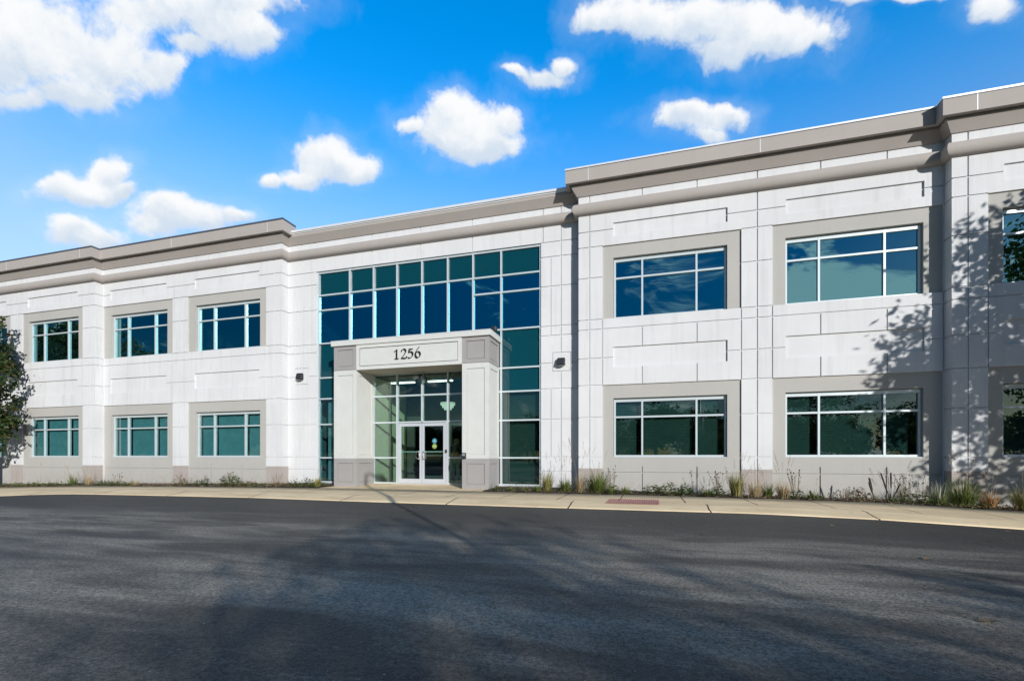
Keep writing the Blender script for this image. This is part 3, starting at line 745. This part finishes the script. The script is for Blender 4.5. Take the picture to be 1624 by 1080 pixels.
# ------------------------------------------------------------------ trees
def crown_leaves(mb, rnd, clumps, per, spread, size):
    for c in clumps:
        cc_ = Vector(c)
        for _ in range(per):
            d = Vector((rnd.gauss(0,1), rnd.gauss(0,1), rnd.gauss(0,.75)))*spread*.55
            p_ = cc_+d; s = size*rnd.uniform(.6, 1.3)
            u = Vector((rnd.gauss(0,1), rnd.gauss(0,1), rnd.gauss(0,1))).normalized()
            w = u.cross(Vector((rnd.gauss(0,1), rnd.gauss(0,1), rnd.gauss(0,1)))).normalized()
            mb.quad([p_-u*s, p_-w*s*.5+u*s*.1, p_+u*s, p_+w*s*.55+u*s*.1])
def make_tree(name, loc, h, cz, rad, nclump, per, spread, size, seed, label, group=None, leaf='leaf', trunk_r=.14, gap=.0):
    rnd = random.Random(seed)
    root = tag(empty(name, loc), label, 'tree', group)
    tk = MB()
    top = Vector((rnd.uniform(-.2,.2), rnd.uniform(-.2,.2), h*.86))
    tp_ = [Vector((0,0,-.3)), Vector((.03,.02,h*.2)), Vector((top.x*.4, top.y*.4, h*.5)), top]
    tk.tube(tp_, [trunk_r*1.25, trunk_r, trunk_r*.65, trunk_r*.15], 9)
    cl = []
    nl = 16
    for i in range(nl):
        z0 = h*(.22+.55*i/nl); a = i*2.4+rnd.uniform(-.4,.4)
        f = math.sqrt(max(.08, 1-((z0+rad[2]*.25-cz)/rad[2])**2))
        e = Vector((math.cos(a)*rad[0]*f*rnd.uniform(.7,1.05), math.sin(a)*rad[1]*f*rnd.uniform(.7,1.05), z0+rad[2]*rnd.uniform(.05,.35)))
        b = Vector((top.x*.4*z0/h, top.y*.4*z0/h, z0)); mid = (b+e)/2+Vector((0,0,-.05*h*rnd.random()))
        r0 = trunk_r*(.5-.3*i/nl)
        tk.tube([b, mid, e], [r0, r0*.6, r0*.2], 6)
        for _ in range(3):
            t_ = rnd.uniform(.4,.95); q = mid+(e-mid)*t_; e2 = q+Vector((rnd.uniform(-1,1)*rad[0]*.35, rnd.uniform(-1,1)*rad[1]*.35, rnd.uniform(-.1,.3)*rad[2]))
            tk.tube([q, (q+e2)/2+Vector((0,0,.05)), e2], [r0*.35, r0*.22, r0*.08], 5); cl += [e2, (q+e2)/2]
        cl += [e, mid+(e-mid)*.6]
    while len(cl) < nclump:
        u = Vector((rnd.gauss(0,1), rnd.gauss(0,1), rnd.gauss(0,1))).normalized(); r_ = rnd.uniform(.35, 1.0)**.6
        p_ = Vector((u.x*rad[0]*r_, u.y*rad[1]*r_, cz+u.z*rad[2]*r_))
        if gap and math.sin(p_.x*2.1/gap+seed)+math.sin(p_.y*2.3/gap)+math.sin(p_.z*2.6/gap+1.3*seed) < -.35: continue
        cl.append(p_)
    tk.build('trunk', M['bark'], root, True)
    lv = MB(); crown_leaves(lv, rnd, cl[:nclump], per, spread, size); lv.build('crown', M[leaf], root)
    return root
make_tree('oak_tree', (-21.05, -1.95, -.3), 8.2, 4.8, (1.95, 1.0, 3.8), 230, 30, .27, .105, 11, 'dark green young oak against the far left end of the facade', leaf='leafshade', trunk_r=.09, gap=.75)
make_tree('shade_tree', (23.55, -4.9, -.6), 10.6, 6.0, (4.5, 3.2, 4.9), 800, 46, .60, .115, 21, 'tall broad shade tree beside the right end of the building', trunk_r=.17, gap=1.3)
lot = [(4.0,-28.5,5.6),(12.0,-27.5,5.4),(20.6,-28,7.7),(29.5,-27,5.5),(38.5,-28,6.0),(-5,-27,5.2)]
for i, (x, y, h) in enumerate(lot):
    if i == 0: t0 = make_tree('lot_tree', (x, y, -.6), 9.6, 6.2, (2.7, 2.7, 3.8), 240, 34, .60, .13, 31, 'leafy parking lot tree standing in the row facing the entrance', 'trees along the parking lot', trunk_r=.16, gap=2.0); o = t0; o.scale = (1.45*h/9.6, 1.45*h/9.6, h/9.6)
    else:
        o = copy_tree(t0); o.location = (x, y, -.6); o.rotation_euler.z = i*1.9; o.scale = (1.45*h/9.6, 1.45*h/9.6, h/9.6)
for i, (x, y, s) in enumerate([(-38,-13,1.45),(-33,-25,1.3),(-47,-22,1.5)]):
    o = copy_tree(t0); o.location = (x, y, -1); o.scale = (s,)*3; o.rotation_euler.z = 2+i
    o['label'] = 'tall tree at the left side of the parking lot'; o['group'] = 'trees left of the parking lot'
rnd = random.Random(8)
far0 = None
for i in range(56):
    x = -165+i*5.3+rnd.uniform(-2,2); y = -78+rnd.uniform(-9,9); s = rnd.uniform(.72,1.22)
    if far0 is None: far0 = make_tree('far_tree', (x, y, 0), 8, 4.6, (3.6,3.6,3.7), 150, 34, 1.0, .26, 77, 'dark green tree in the far row beyond the parking lot', 'trees beyond the parking lot', 'leafdark', trunk_r=.2); o = far0
    else: o = copy_tree(far0); o.location = (x, y, 0); o.rotation_euler.z = rnd.uniform(0,6)
    o.scale = (s*rnd.uniform(.9,1.4), s, s)

# lamp post whose shadow falls on the left pier
lpz = tag(empty('lamp_post', (11.0, -15.95, -.35)), 'bronze parking lot lamp post with one shoebox head', 'lamp post')
b_ = MB(); b_.tube([(0,0,0),(0,0,3),(0,0,6.35)], [.075,.07,.055], 10); b_.build('pole', M['pole'], lpz, True)
b_ = MB(); b_.box(-.16,.16,-.16,.16,-.3,.3); b_.build('footing', M['pave'], lpz)
b_ = MB(); b_.tube([(0,0,6.3),(.12,.08,6.42),(.38,.25,6.42)], .035, 8); b_.build('arm', M['pole'], lpz, True)
b_ = MB(); b_.lathe([(0,.16),(.12,.15),(.30,.03),(.32,-.05),(.28,-.06),(0,-.06)], (.58,.38,6.40), 20); b_.build('lamp_head', M['pole'], lpz, True)

# ------------------------------------------------------------------ planting
def blade(mb, base, ang, lean, ln, w, curve, seg=4, mi=0):
    d = Vector((math.cos(ang), math.sin(ang), 0)); s = Vector((-math.sin(ang), math.cos(ang), 0))
    prev = None
    for k in range(seg+1):
        t_ = k/seg; th = lean+curve*t_
        p_ = Vector(base) if k == 0 else p_+(d*math.sin(th)+Vector((0,0,1))*math.cos(th))*(ln/seg)
        ww = w*(1-t_*.92)
        a, b = p_-s*ww, p_+s*ww
        if prev: mb.quad([prev[0], prev[1], b, a], mi)
        prev = (a, b)
    return p_
PLN = [0]
def plant(name, x, y, label, cat='plant', group=None):
    PLN[0] += 1
    return tag(empty(name, (x, y, zmulch(x, y)-.01)), label, cat, group), random.Random(100+PLN[0])
def grass(x, y, label, h=.6, n=150, mat='g_green', plumes=0, ph=1.1, lean=.55, spread=.09, w=.006, cat='grass clump'):
    r_, rd_ = plant('grass_clump', x, y, label, cat)
    n = int(n*1.5); spread *= 1.3
    mb = MB()
    for _ in range(n):
        a = rd_.uniform(0, 6.283); rr = spread*math.sqrt(rd_.random()); ll = rd_.uniform(.05, lean)
        blade(mb, (math.cos(a)*rr, math.sin(a)*rr, 0), a+rd_.uniform(-.4,.4), ll*.5, h*rd_.uniform(.55,1.15), 1.5*w*rd_.uniform(.7,1.3), ll*rd_.uniform(.6,2.0))
    mb.build('blades', M[mat], r_)
    if plumes:
        mb = MB()
        for _ in range(plumes):
            a = rd_.uniform(0, 6.283); L = ph*rd_.uniform(.75,1.1); ln_ = rd_.uniform(.05,.28)
            tip = blade(mb, (math.cos(a)*.04, math.sin(a)*.04, 0), a, ln_*.4, L, .0042, ln_*1.2, 5)
            for q in range(18):
                b2 = tip-Vector((math.cos(a)*math.sin(ln_*1.5), math.sin(a)*math.sin(ln_*1.5), math.cos(ln_*1.5)))*(.24*q/18)
                blade(mb, b2, rd_.uniform(0,6.28), .45, .055, .0045, .4, 2)
        mb.build('seed_plumes', M['g_plume'], r_)
    return r_
def leafy(x, y, label, h=.2, n=60, mat='g_leaf', wide=.16, size=.035, stalks=0, sh=.45, heads=True, smat='g_stalk', hr=.016):
    r_, rd_ = plant('leafy_plant', x, y, label)
    n = int(n*2.4); h *= 1.7; size *= 1.3
    mb = MB()
    for _ in range(n):
        a = rd_.uniform(0, 6.283); rr = wide*math.sqrt(rd_.random()); z = h*rd_.uniform(.05, 1)*(1-.5*rr/wide)
        p_ = Vector((math.cos(a)*rr, math.sin(a)*rr, z)); s = size*rd_.uniform(.6,1.3)
        u = Vector((math.cos(a), math.sin(a), rd_.uniform(-.4,.7))).normalized(); w_ = u.cross(Vector((rd_.uniform(-.4,.4), rd_.uniform(-.4,.4), 1))).normalized()
        mb.quad([p_-u*s, p_-w_*s*.45, p_+u*s, p_+w_*s*.45])
    mb.build('leaves', M[mat], r_)
    if stalks: add_stalks(r_, rd_, stalks, sh, heads, smat, hr)
    return r_
def add_stalks(r_, rd_, n, sh, heads=True, smat='g_stalk', hr=.016, rad=.0045):
    mb = MB(); hd = MB()
    for _ in range(n):
        a = rd_.uniform(0,6.28); ln_ = rd_.uniform(.05,.4); L = sh*rd_.uniform(.6,1.1); d = Vector((math.cos(a)*math.sin(ln_), math.sin(a)*math.sin(ln_), math.cos(ln_)))
        b = Vector((math.cos(a)*.05, math.sin(a)*.05, 0)); m_ = b+d*L*.5+Vector((0,0,.03)); e = b+d*L
        mb.tube([b, m_, e], [rad, rad*.8, rad*.6], 4, cap=False)
        if heads: hd.lathe([(0,-hr),(hr*.8,-hr*.6),(hr,0),(hr*.7,hr*.7),(0,hr)], tuple(e), 7)
        if rd_.random() < .5:
            e3 = m_+(d+Vector((rd_.uniform(-.6,.6), rd_.uniform(-.6,.6), .2))).normalized()*L*.35; mb.tube([m_, e3], [rad*.7, rad*.4], 4, cap=False)
            if heads: hd.lathe([(0,-hr),(hr,0),(0,hr)], tuple(e3), 6)
    mb.build('stalks', M[smat], r_)
    if heads: hd.build('seed_heads', M['g_dark'], r_)
def thick_stalk(x, y, label, n=3, h=.62, rad=.03):
    r_, rd_ = plant('dried_flower_spike', x, y, label)
    mb = MB()
    for i in range(n):
        a = rd_.uniform(0,6.28); ln_ = rd_.uniform(.08,.45); L = h*rd_.uniform(.65,1.1); d = Vector((math.cos(a)*math.sin(ln_), math.sin(a)*.5*math.sin(ln_), math.cos(ln_)))
        mb.tube([(0,0,0), d*L*.45, d*L*.5, d*L*.8, d*L*.97, d*L], [.007,.007,rad*.7,rad,rad*.8,.005], 7)
    mb.build('spikes', M['g_dark'], r_, True)
    lv = MB()
    for _ in range(40): blade(lv, (rd_.uniform(-.04,.04), rd_.uniform(-.04,.04), 0), rd_.uniform(0,6.28), .3, h*rd_.uniform(.2,.5), .005, .6)
    lv.build('leaves', M['g_green'], r_)
YP = -1.5
# left bed
leafy(-19.8, YP, 'low green groundcover under the oak at the far left', .12, 60, wide=.5)
leafy(-18.1, YP-.1, 'low yellow-green groundcover right of the oak', .12, 70, 'g_green', wide=.55)
leafy(-16.9, YP, 'small ground-hugging weed below the leftmost full window', .10, 40, wide=.3)
grass(-15.85, YP+.1, 'thin grass tuft left of the leftmost visible pilaster', .55, 60, 'g_green', 3, .85)
grass(-14.9, YP+.1, 'reddish dry tuft in front of the leftmost visible pilaster', .5, 60, 'g_tan', 5, .8)
leafy(-13.85, YP, 'low green mat right of the reddish dry tuft', .16, 70, wide=.35)
leafy(-13.1, YP, 'small green weed with wiry seed stalks below the second left window', .16, 50, wide=.3, stalks=9, sh=.55)
grass(-12.05, YP, 'flattened straw tuft below the second left window', .28, 80, 'g_tan', lean=1.2)
leafy(-9.6, YP, 'brown dried shrub beside the brown pilaster base', .34, 90, 'g_redleaf', .32, .028, 16, .42, False)
leafy(-8.65, YP, 'fresh green rosette right of the brown dried shrub', .18, 60, wide=.25)
leafy(-8.3, YP-.05, 'taller green seedling beside the fresh green rosette', .28, 45, wide=.12)
leafy(-7.15, YP, 'large bushy green weed with dry stems below the window left of the entrance', .34, 150, wide=.42, size=.045, stalks=16, sh=.55, heads=False)
leafy(-6.3, YP, 'low reddish weed right of the large bushy weed', .14, 60, 'g_redleaf', wide=.3)
leafy(-5.05, YP, 'bare twiggy plant before the grey corner block', .14, 50, 'g_redleaf', .3, .03, 16, .55, False)
leafy(-4.2, YP, 'small leafy plant under the left wall light', .2, 60, 'g_green', .25)
leafy(-3.75, YP+.05, 'bright green sprig left of the tall glass strip', .25, 50, wide=.18)
grass(-3.3, YP, 'spiky yellow-green plant with white seed stems beside the left pier', .36, 70, 'g_yellow', 4, .7, lean=1.0, w=.012)
# right bed
leafy(3.4, YP, 'tiny green plant beside the right pier', .12, 30, wide=.14)
grass(3.9, YP, 'low dark tuft below the right glass strip, next to the pier', .18, 60, 'g_green', lean=1.1)
grass(4.35, YP, 'low dark tuft below the middle of the right glass strip', .18, 60, 'g_green', lean=1.1)
grass(4.75, YP-.05, 'short mixed tuft under the right corner of the tall glass', .26, 90, 'g_green', lean=1.1)
grass(5.05, YP, 'upright yellow-green grass under the right wall light', .62, 140, 'g_yellow', 2, .8, lean=.5)
grass(5.62, YP, 'green grass with long arching plumes left of the corner shadow', .50, 150, 'g_green', 8, 1.35, lean=.9, w=.007)
grass(6.05, YP+.05, 'straw coloured tall tuft in the corner shadow', .55, 80, 'g_tan', 11, 1.55, lean=.35)
grass(6.58, YP, 'biggest bright green mound before the first right pilaster', .72, 260, 'g_green', 5, 1.25, lean=1.0, spread=.14, w=.008)
grass(6.98, YP-.1, 'low green tuft just right of the biggest mound', .3, 90, 'g_green', lean=1.2)
leafy(7.0, YP+.15, 'green plant with dark seed heads behind the biggest mound', .22, 50, wide=.2, stalks=10, sh=.75)
grass(7.4, YP, 'dark low tuft left of the base wall joint', .26, 90, 'g_green', lean=1.2)
leafy(8.15, YP, 'leafy groundcover right of the base wall joint', .22, 90, wide=.3, size=.045)
leafy(8.6, YP, 'leafy clump with yellowing leaves below the middle pane', .26, 90, 'g_green', .3, .045)
leafy(9.05, YP, 'round leafy clump right of the middle pane', .22, 70, wide=.22, size=.045)
grass(9.65, YP, 'low spreading green tuft left of the leaning seed stalks', .26, 100, 'g_green', lean=1.2)
leafy(9.95, YP, 'green plant with leaning dark seed stalks', .24, 90, wide=.3, stalks=12, sh=.7)
grass(10.38, YP, 'upright yellow-green grass left of the middle pilaster', .66, 200, 'g_yellow', 5, 1.2, lean=.35)
grass(10.85, YP, 'tan spiky grass in front of the middle pilaster', .55, 110, 'g_tan', 6, 1.0, lean=.7)
grass(11.2, YP+.2, 'grey green shaded tuft against the middle pilaster', .45, 90, 'g_green', 3, .9)
grass(11.55, YP, 'tan grass right of the middle pilaster', .5, 110, 'g_tan', 8, 1.25, lean=.6)
leafy(11.85, YP, 'dark green plant with many round seed heads', .22, 80, wide=.22, stalks=15, sh=.8)
grass(12.25, YP, 'low spiky green tuft before the second base wall joint', .30, 90, 'g_green', 1, .6, lean=1.2)
leafy(13.0, YP, 'sparse pale twigs under the large right window', .12, 30, 'g_pale', .3, .02, 16, .35, False)
leafy(13.3, YP, 'red tinged leafy plant under the large right window', .26, 90, 'g_redleaf', .24, .04)
thick_stalk(13.65, YP, 'single leaning dark flower spike left of the spike cluster', 2, .62, .026)
thick_stalk(14.0, YP, 'cluster of upright dark flower spikes', 4, .8, .02)
leafy(14.3, YP, 'yellow-green plant with round seed heads right of the dark spikes', .3, 80, 'g_green', .2, .035, 14, .7)
leafy(14.62, YP-.05, 'dark green seed head plant beside the arching pale grass', .26, 90, wide=.25, stalks=10, sh=.75)
grass(14.98, YP, 'arching pale grass left of the right-hand corner', .62, 70, 'g_pale', lean=.9, w=.009)
grass(15.0, YP-.05, 'short green tuft at the foot of the arching pale grass', .36, 80, 'g_green', lean=1.1, w=.009)
grass(15.5, YP, 'large green fountain grass with tall straw stems at the projecting corner', .75, 240, 'g_green', 10, 1.35, lean=.95, spread=.12, w=.007)
leafy(15.75, YP+.3, 'dark leafy plant behind the large fountain grass', .22, 70, wide=.3)
grass(15.98, YP-.05, 'orange dried grass clump with bare stems', .45, 150, 'g_orange', 6, 1.1, lean=.7)
grass(16.62, YP-.05, 'straw and green grass clump at the right edge', .6, 170, 'g_yellow', 6, .95, lean=.8)

# fallen leaves
for i, (x, y) in enumerate([(8.87,-8.03),(11.23,-9.05),(10.45,-11.52),(2.86,-6.4),(7.77,-7.46),(4.81,-8.54),(2.75,-5.75),(5.8,-10.06),(11.14,-6.33),(12.53,-6.44),(12.92,-7.09),(13.3,-6.7),(12.0,-5.8),(14.0,-5.6),(3.3,-6.9),(9.4,-9.6)]):
    mb = MB(); r_ = random.Random(i); a = r_.uniform(0,6.28); s = r_.uniform(.035,.07)
    pts = [(-1,0,0),(-.4,-.5,.15),(.3,-.45,.1),(1,0,.3),(.3,.5,.2),(-.4,.45,.1)]
    mb.v = [(0,0,.004)]+[(s*(px*math.cos(a)-py*math.sin(a)), s*(px*math.sin(a)+py*math.cos(a)), s*pz+.004) for px, py, pz in pts]
    for k in range(6): mb.f.append((0, 1+k, 1+(k+1) % 6)); mb.m.append(0)
    o = mb.build('fallen_leaf', M['litter']); o.location = (x, y, zasph(x, y)+.003)
    tag(o, 'small curled dry leaf lying on the dark asphalt', 'leaf', 'fallen leaves on the asphalt')

# ------------------------------------------------------------------ sun and sky
AZ, EL = R(40), math.atan(.28)
sd = Vector((math.sin(AZ)*math.cos(EL), -math.cos(AZ)*math.cos(EL), math.sin(EL)))
sun = bpy.data.lights.new('sun', 'SUN'); sun.energy = 4.9; sun.angle = R(.5); sun.color = (1, .98, .945)
so = bpy.data.objects.new('sun', sun); COL.objects.link(so); so.rotation_euler = sd.to_track_quat('Z', 'Y').to_euler(); so.location = (40,-40,30)
w = bpy.data.worlds.new('World'); sc.world = w; w.use_nodes = True
t = NT(w.node_tree); w.node_tree.nodes.clear()
sky = t.add('ShaderNodeTexSky', sky_type='NISHITA', sun_disc=False, sun_elevation=EL, sun_rotation=math.pi-AZ, altitude=200, air_density=1.0, dust_density=.3, ozone_density=3.0)
gen = t.add('ShaderNodeTexCoord').outputs['Generated']
hs = t.add('ShaderNodeHueSaturation', inp={'Saturation': t.math('ADD', t.ramp(t.add('ShaderNodeSeparateXYZ', inp={0: gen}).outputs[2], (.22, .62, .86, 1.36)), t.ramp(t.add('ShaderNodeSeparateXYZ', inp={0: gen}).outputs[1], (.2, -.3, 0.0, .7))), 'Value': 1.0}); t.l.new(sky.outputs[0], hs.inputs['Color'])
fr_ = t.ramp(t.add('ShaderNodeSeparateXYZ', inp={0: gen}).outputs[1], (-.35, .45, 1.0, 3.55))
fr_ = t.math('MULTIPLY', fr_, t.ramp(t.add('ShaderNodeSeparateXYZ', inp={0: gen}).outputs[2], (.12, .62, .50, 1.0)))
skyc = t.vmath('SCALE', hs.outputs[0]); t.l.new(fr_, skyc.inputs['Scale']); skyc = skyc.outputs[0]
# each puff: two vectors that measure how far a sky direction lies from its centre, in units of its radii
PUFF = [(5.34,9.71,0.0,2.94,-10.15,11.95),
 (7.37,11.12,-0.0,3.64,-12.56,15.6),
 (7.5,12.59,0.0,6.28,-21.65,29.46),
 (11.69,22.27,0.0,9.05,-31.2,43.6),
 (6.42,7.34,-0.0,8.45,-29.14,31.81),
 (15.11,15.05,-0.0,7.0,-24.16,28.52),
 (14.41,17.43,-0.0,10.46,-36.08,43.11),
 (7.33,10.15,0.0,5.58,-19.24,21.51),
 (8.37,16.44,-0.0,3.41,-11.77,14.86),
 (14.06,18.47,0.0,6.35,-21.9,27.96),
 (11.73,13.04,-0.0,8.27,-28.52,32.82),
 (21.03,1.85,-0.0,13.32,-45.92,51.72),
 (12.15,-0.0,0.0,6.42,-22.12,24.92),
 (10.45,-1.12,0.0,4.54,-15.65,17.76),
 (12.15,-2.72,0.0,5.63,-19.41,22.67),
 (18.18,-2.36,-0.0,7.25,-25.02,30.6),
 (50.95,-15.4,-0.0,11.0,-37.93,44.64),
 (27.47,-15.27,0.0,11.3,-38.98,42.79),
 (27.07,-9.27,-0.0,19.64,-67.75,73.14),
 (24.24,-10.64,-0.0,32.73,-112.88,121.86),
 (22.86,10.2,-0.0,5.71,-19.7,27.69),
 (10.72,4.34,0.0,4.02,-13.85,20.85),
 (17.08,5.88,-0.0,4.86,-16.76,26.5),
 (27.5,8.45,-0.0,6.95,-23.96,35.38),
 (38.16,20.26,0.0,12.92,-44.57,66.45),
 (14.51,11.36,0.0,4.59,-15.83,26.09),
 (16.55,11.46,-0.0,5.96,-20.55,35.2),
 (19.58,16.43,0.0,7.7,-26.57,46.73),
 (29.89,28.27,-0.0,10.95,-37.75,67.92),
 (9.15,14.74,0.0,7.79,-26.87,49.83),
 (20.65,30.87,-0.0,6.43,-22.19,38.59),
 (19.55,33.88,-0.0,8.23,-28.39,51.31),
 (29.86,42.79,0.0,11.87,-40.94,75.4),
 (8.44,10.31,0.0,4.93,-16.99,35.26),
 (18.22,23.62,0.0,6.13,-21.15,42.13),
 (19.95,21.11,0.0,9.57,-32.99,67.95),
 (13.83,22.65,-0.0,5.04,-17.37,38.5),
 (25.48,42.76,0.0,8.2,-28.28,60.64),
 (15.15,23.82,-0.0,7.52,-25.95,58.86),
 (19.7,4.32,0.0,10.78,-37.17,48.25),
 (40.35,7.4,-0.0,12.56,-43.3,54.4),
 (35.81,9.97,0.0,21.73,-74.93,96.62),
 (14.84,-1.42,0.0,7.97,-27.48,40.35),
 (24.53,-1.77,0.0,10.82,-37.31,53.78),
 (26.83,-3.79,0.0,11.08,-38.23,54.89),
 (28.64,-3.07,-0.0,12.95,-44.64,68.51)]
sep = t.add('ShaderNodeSeparateXYZ', inp={0: gen})
def field(vec):
    """closeness to the nearest puffs, and how high in them a direction lies"""
    acc = sw = sb = None
    for q in PUFF:
        a = t.vmath('DOT_PRODUCT', vec, q[:3]).outputs['Value']; b = t.vmath('DOT_PRODUCT', vec, q[3:]).outputs['Value']
        d2 = t.math('ADD', t.math('MULTIPLY', a, a), t.math('MULTIPLY', b, b)); d = t.math('SQRT', d2)
        w_ = t.math('POWER', 2.718, t.math('MULTIPLY', d2, -2.2)); wb = t.math('MULTIPLY', w_, b)
        sw = w_ if sw is None else t.math('ADD', sw, w_); sb = wb if sb is None else t.math('ADD', sb, wb)
        acc = d if acc is None else t.add('ShaderNodeMath', operation='SMOOTH_MIN', inp={0: acc, 1: d, 2: .3}).outputs[0]
    return t.math('SUBTRACT', 1.0, acc), t.math('DIVIDE', sb, t.math('ADD', sw, .0005))
def ncol(vec, scale, detail, rough):
    n = t.add('ShaderNodeTexNoise', inp={'Scale': scale, 'Detail': detail, 'Roughness': rough}); t.l.new(vec, n.inputs['Vector']); return n
wn = ncol(gen, 9, 4, .55).outputs['Color']
wv = t.vmath('SCALE', t.vmath('SUBTRACT', wn, (.5,.5,.5)).outputs[0]); wv.inputs['Scale'].default_value = .05
warped = t.vmath('ADD', gen, wv.outputs[0]).outputs[0]
F, HG = field(warped)
n1 = t.noise(warped, 8, 9, .60); n2 = t.noise(t.vmath('ADD', warped, (.018,-.012,.034)).outputs[0], 8, 9, .60)
n3 = t.noise(warped, 30, 6, .62)
dens = t.math('ADD', t.math('ADD', t.math('MULTIPLY', F, 1.5), t.math('MULTIPLY', t.math('SUBTRACT', n1, .5), 2.6)), t.math('MULTIPLY', t.math('SUBTRACT', n3, .5), 1.5))
front = t.math('GREATER_THAN', sep.outputs[1], .03)
veil = t.math('MULTIPLY', t.ramp(t.math('ADD', t.math('MULTIPLY', F, .9), t.math('MULTIPLY', t.math('SUBTRACT', n1, .5), 3.4)), (-.75, .6)), .16)
a_front = t.math('MULTIPLY', t.math('MAXIMUM', t.ramp(dens, (-.22, .72)), veil), front)
# broken cloud on the far side of the sky (seen only in the glass)
ry = t.math('MAXIMUM', t.math('MULTIPLY', sep.outputs[1], -1.0), .03)
ru = t.math('DIVIDE', sep.outputs[0], ry); rv = t.math('DIVIDE', sep.outputs[2], ry)
rvec = t.add('ShaderNodeCombineXYZ', inp={0: ru, 1: t.math('MULTIPLY', rv, 2.0), 2: 0.0}).outputs[0]
rn = t.math('ADD', t.math('MULTIPLY', t.math('SUBTRACT', t.noise(rvec, 5.0, 8, .6, 1.0), .5), 1.5), .47)
bank = t.math('MULTIPLY', t.ramp(ru, (.05, .34)), t.ramp(ru, (1.3, .8))); wisp = t.math('MULTIPLY', t.ramp(t.math('ABSOLUTE', t.math('SUBTRACT', ru, .06)), (.16, .0)), .75)
thr = t.math('ADD', t.math('ADD', t.math('MULTIPLY', bank, .22), t.math('MULTIPLY', wisp, .30)), rn)
back = t.math('LESS_THAN', sep.outputs[1], -.03)
a_back = t.math('MULTIPLY', t.ramp(thr, (.60, .80)), t.math('MULTIPLY', back, .85))
alpha = t.math('MAXIMUM', a_front, a_back)
# relief lighting of the clouds from the sun's side, greyer where thick
relief_ = t.math('MULTIPLY', t.math('SUBTRACT', n1, n2), 2.2)
lit = t.ramp(t.math('ADD', t.math('ADD', HG, relief_), t.math('MULTIPLY', t.math('SUBTRACT', n3, .5), 1.1)), (-.62, .55))
shade = t.mixc(lit, (6.5, 7.5, 8.7), (9.6, 9.75, 9.9))
shade = t.mixc(back, shade, (7.6, 8.4, 8.6))
final = t.mixc(alpha, skyc, shade)
bg = t.add('ShaderNodeBackground', inp={'Strength': .1}); t.l.new(final, bg.inputs[0])
out = t.add('ShaderNodeOutputWorld'); t.l.new(bg.outputs[0], out.inputs[0])

# ------------------------------------------------------------------ camera
cam = bpy.data.cameras.new('camera'); co = bpy.data.objects.new('camera', cam); COL.objects.link(co)
co.location = (8.08, -15.8, .985); co.rotation_euler = (R(90), 0, R(16.17))
cam.lens = 16.663; cam.sensor_width = 36; cam.sensor_fit = 'HORIZONTAL'; cam.shift_y = .1138; cam.clip_end = 2000; cam.clip_start = .05
sc.camera = co
sc.view_settings.view_transform = 'Standard'; sc.view_settings.look = 'None'; sc.view_settings.exposure = 0; sc.view_settings.gamma = 1
sc.render.engine = 'CYCLES'
sc.cycles.max_bounces = 8; sc.cycles.transparent_max_bounces = 24
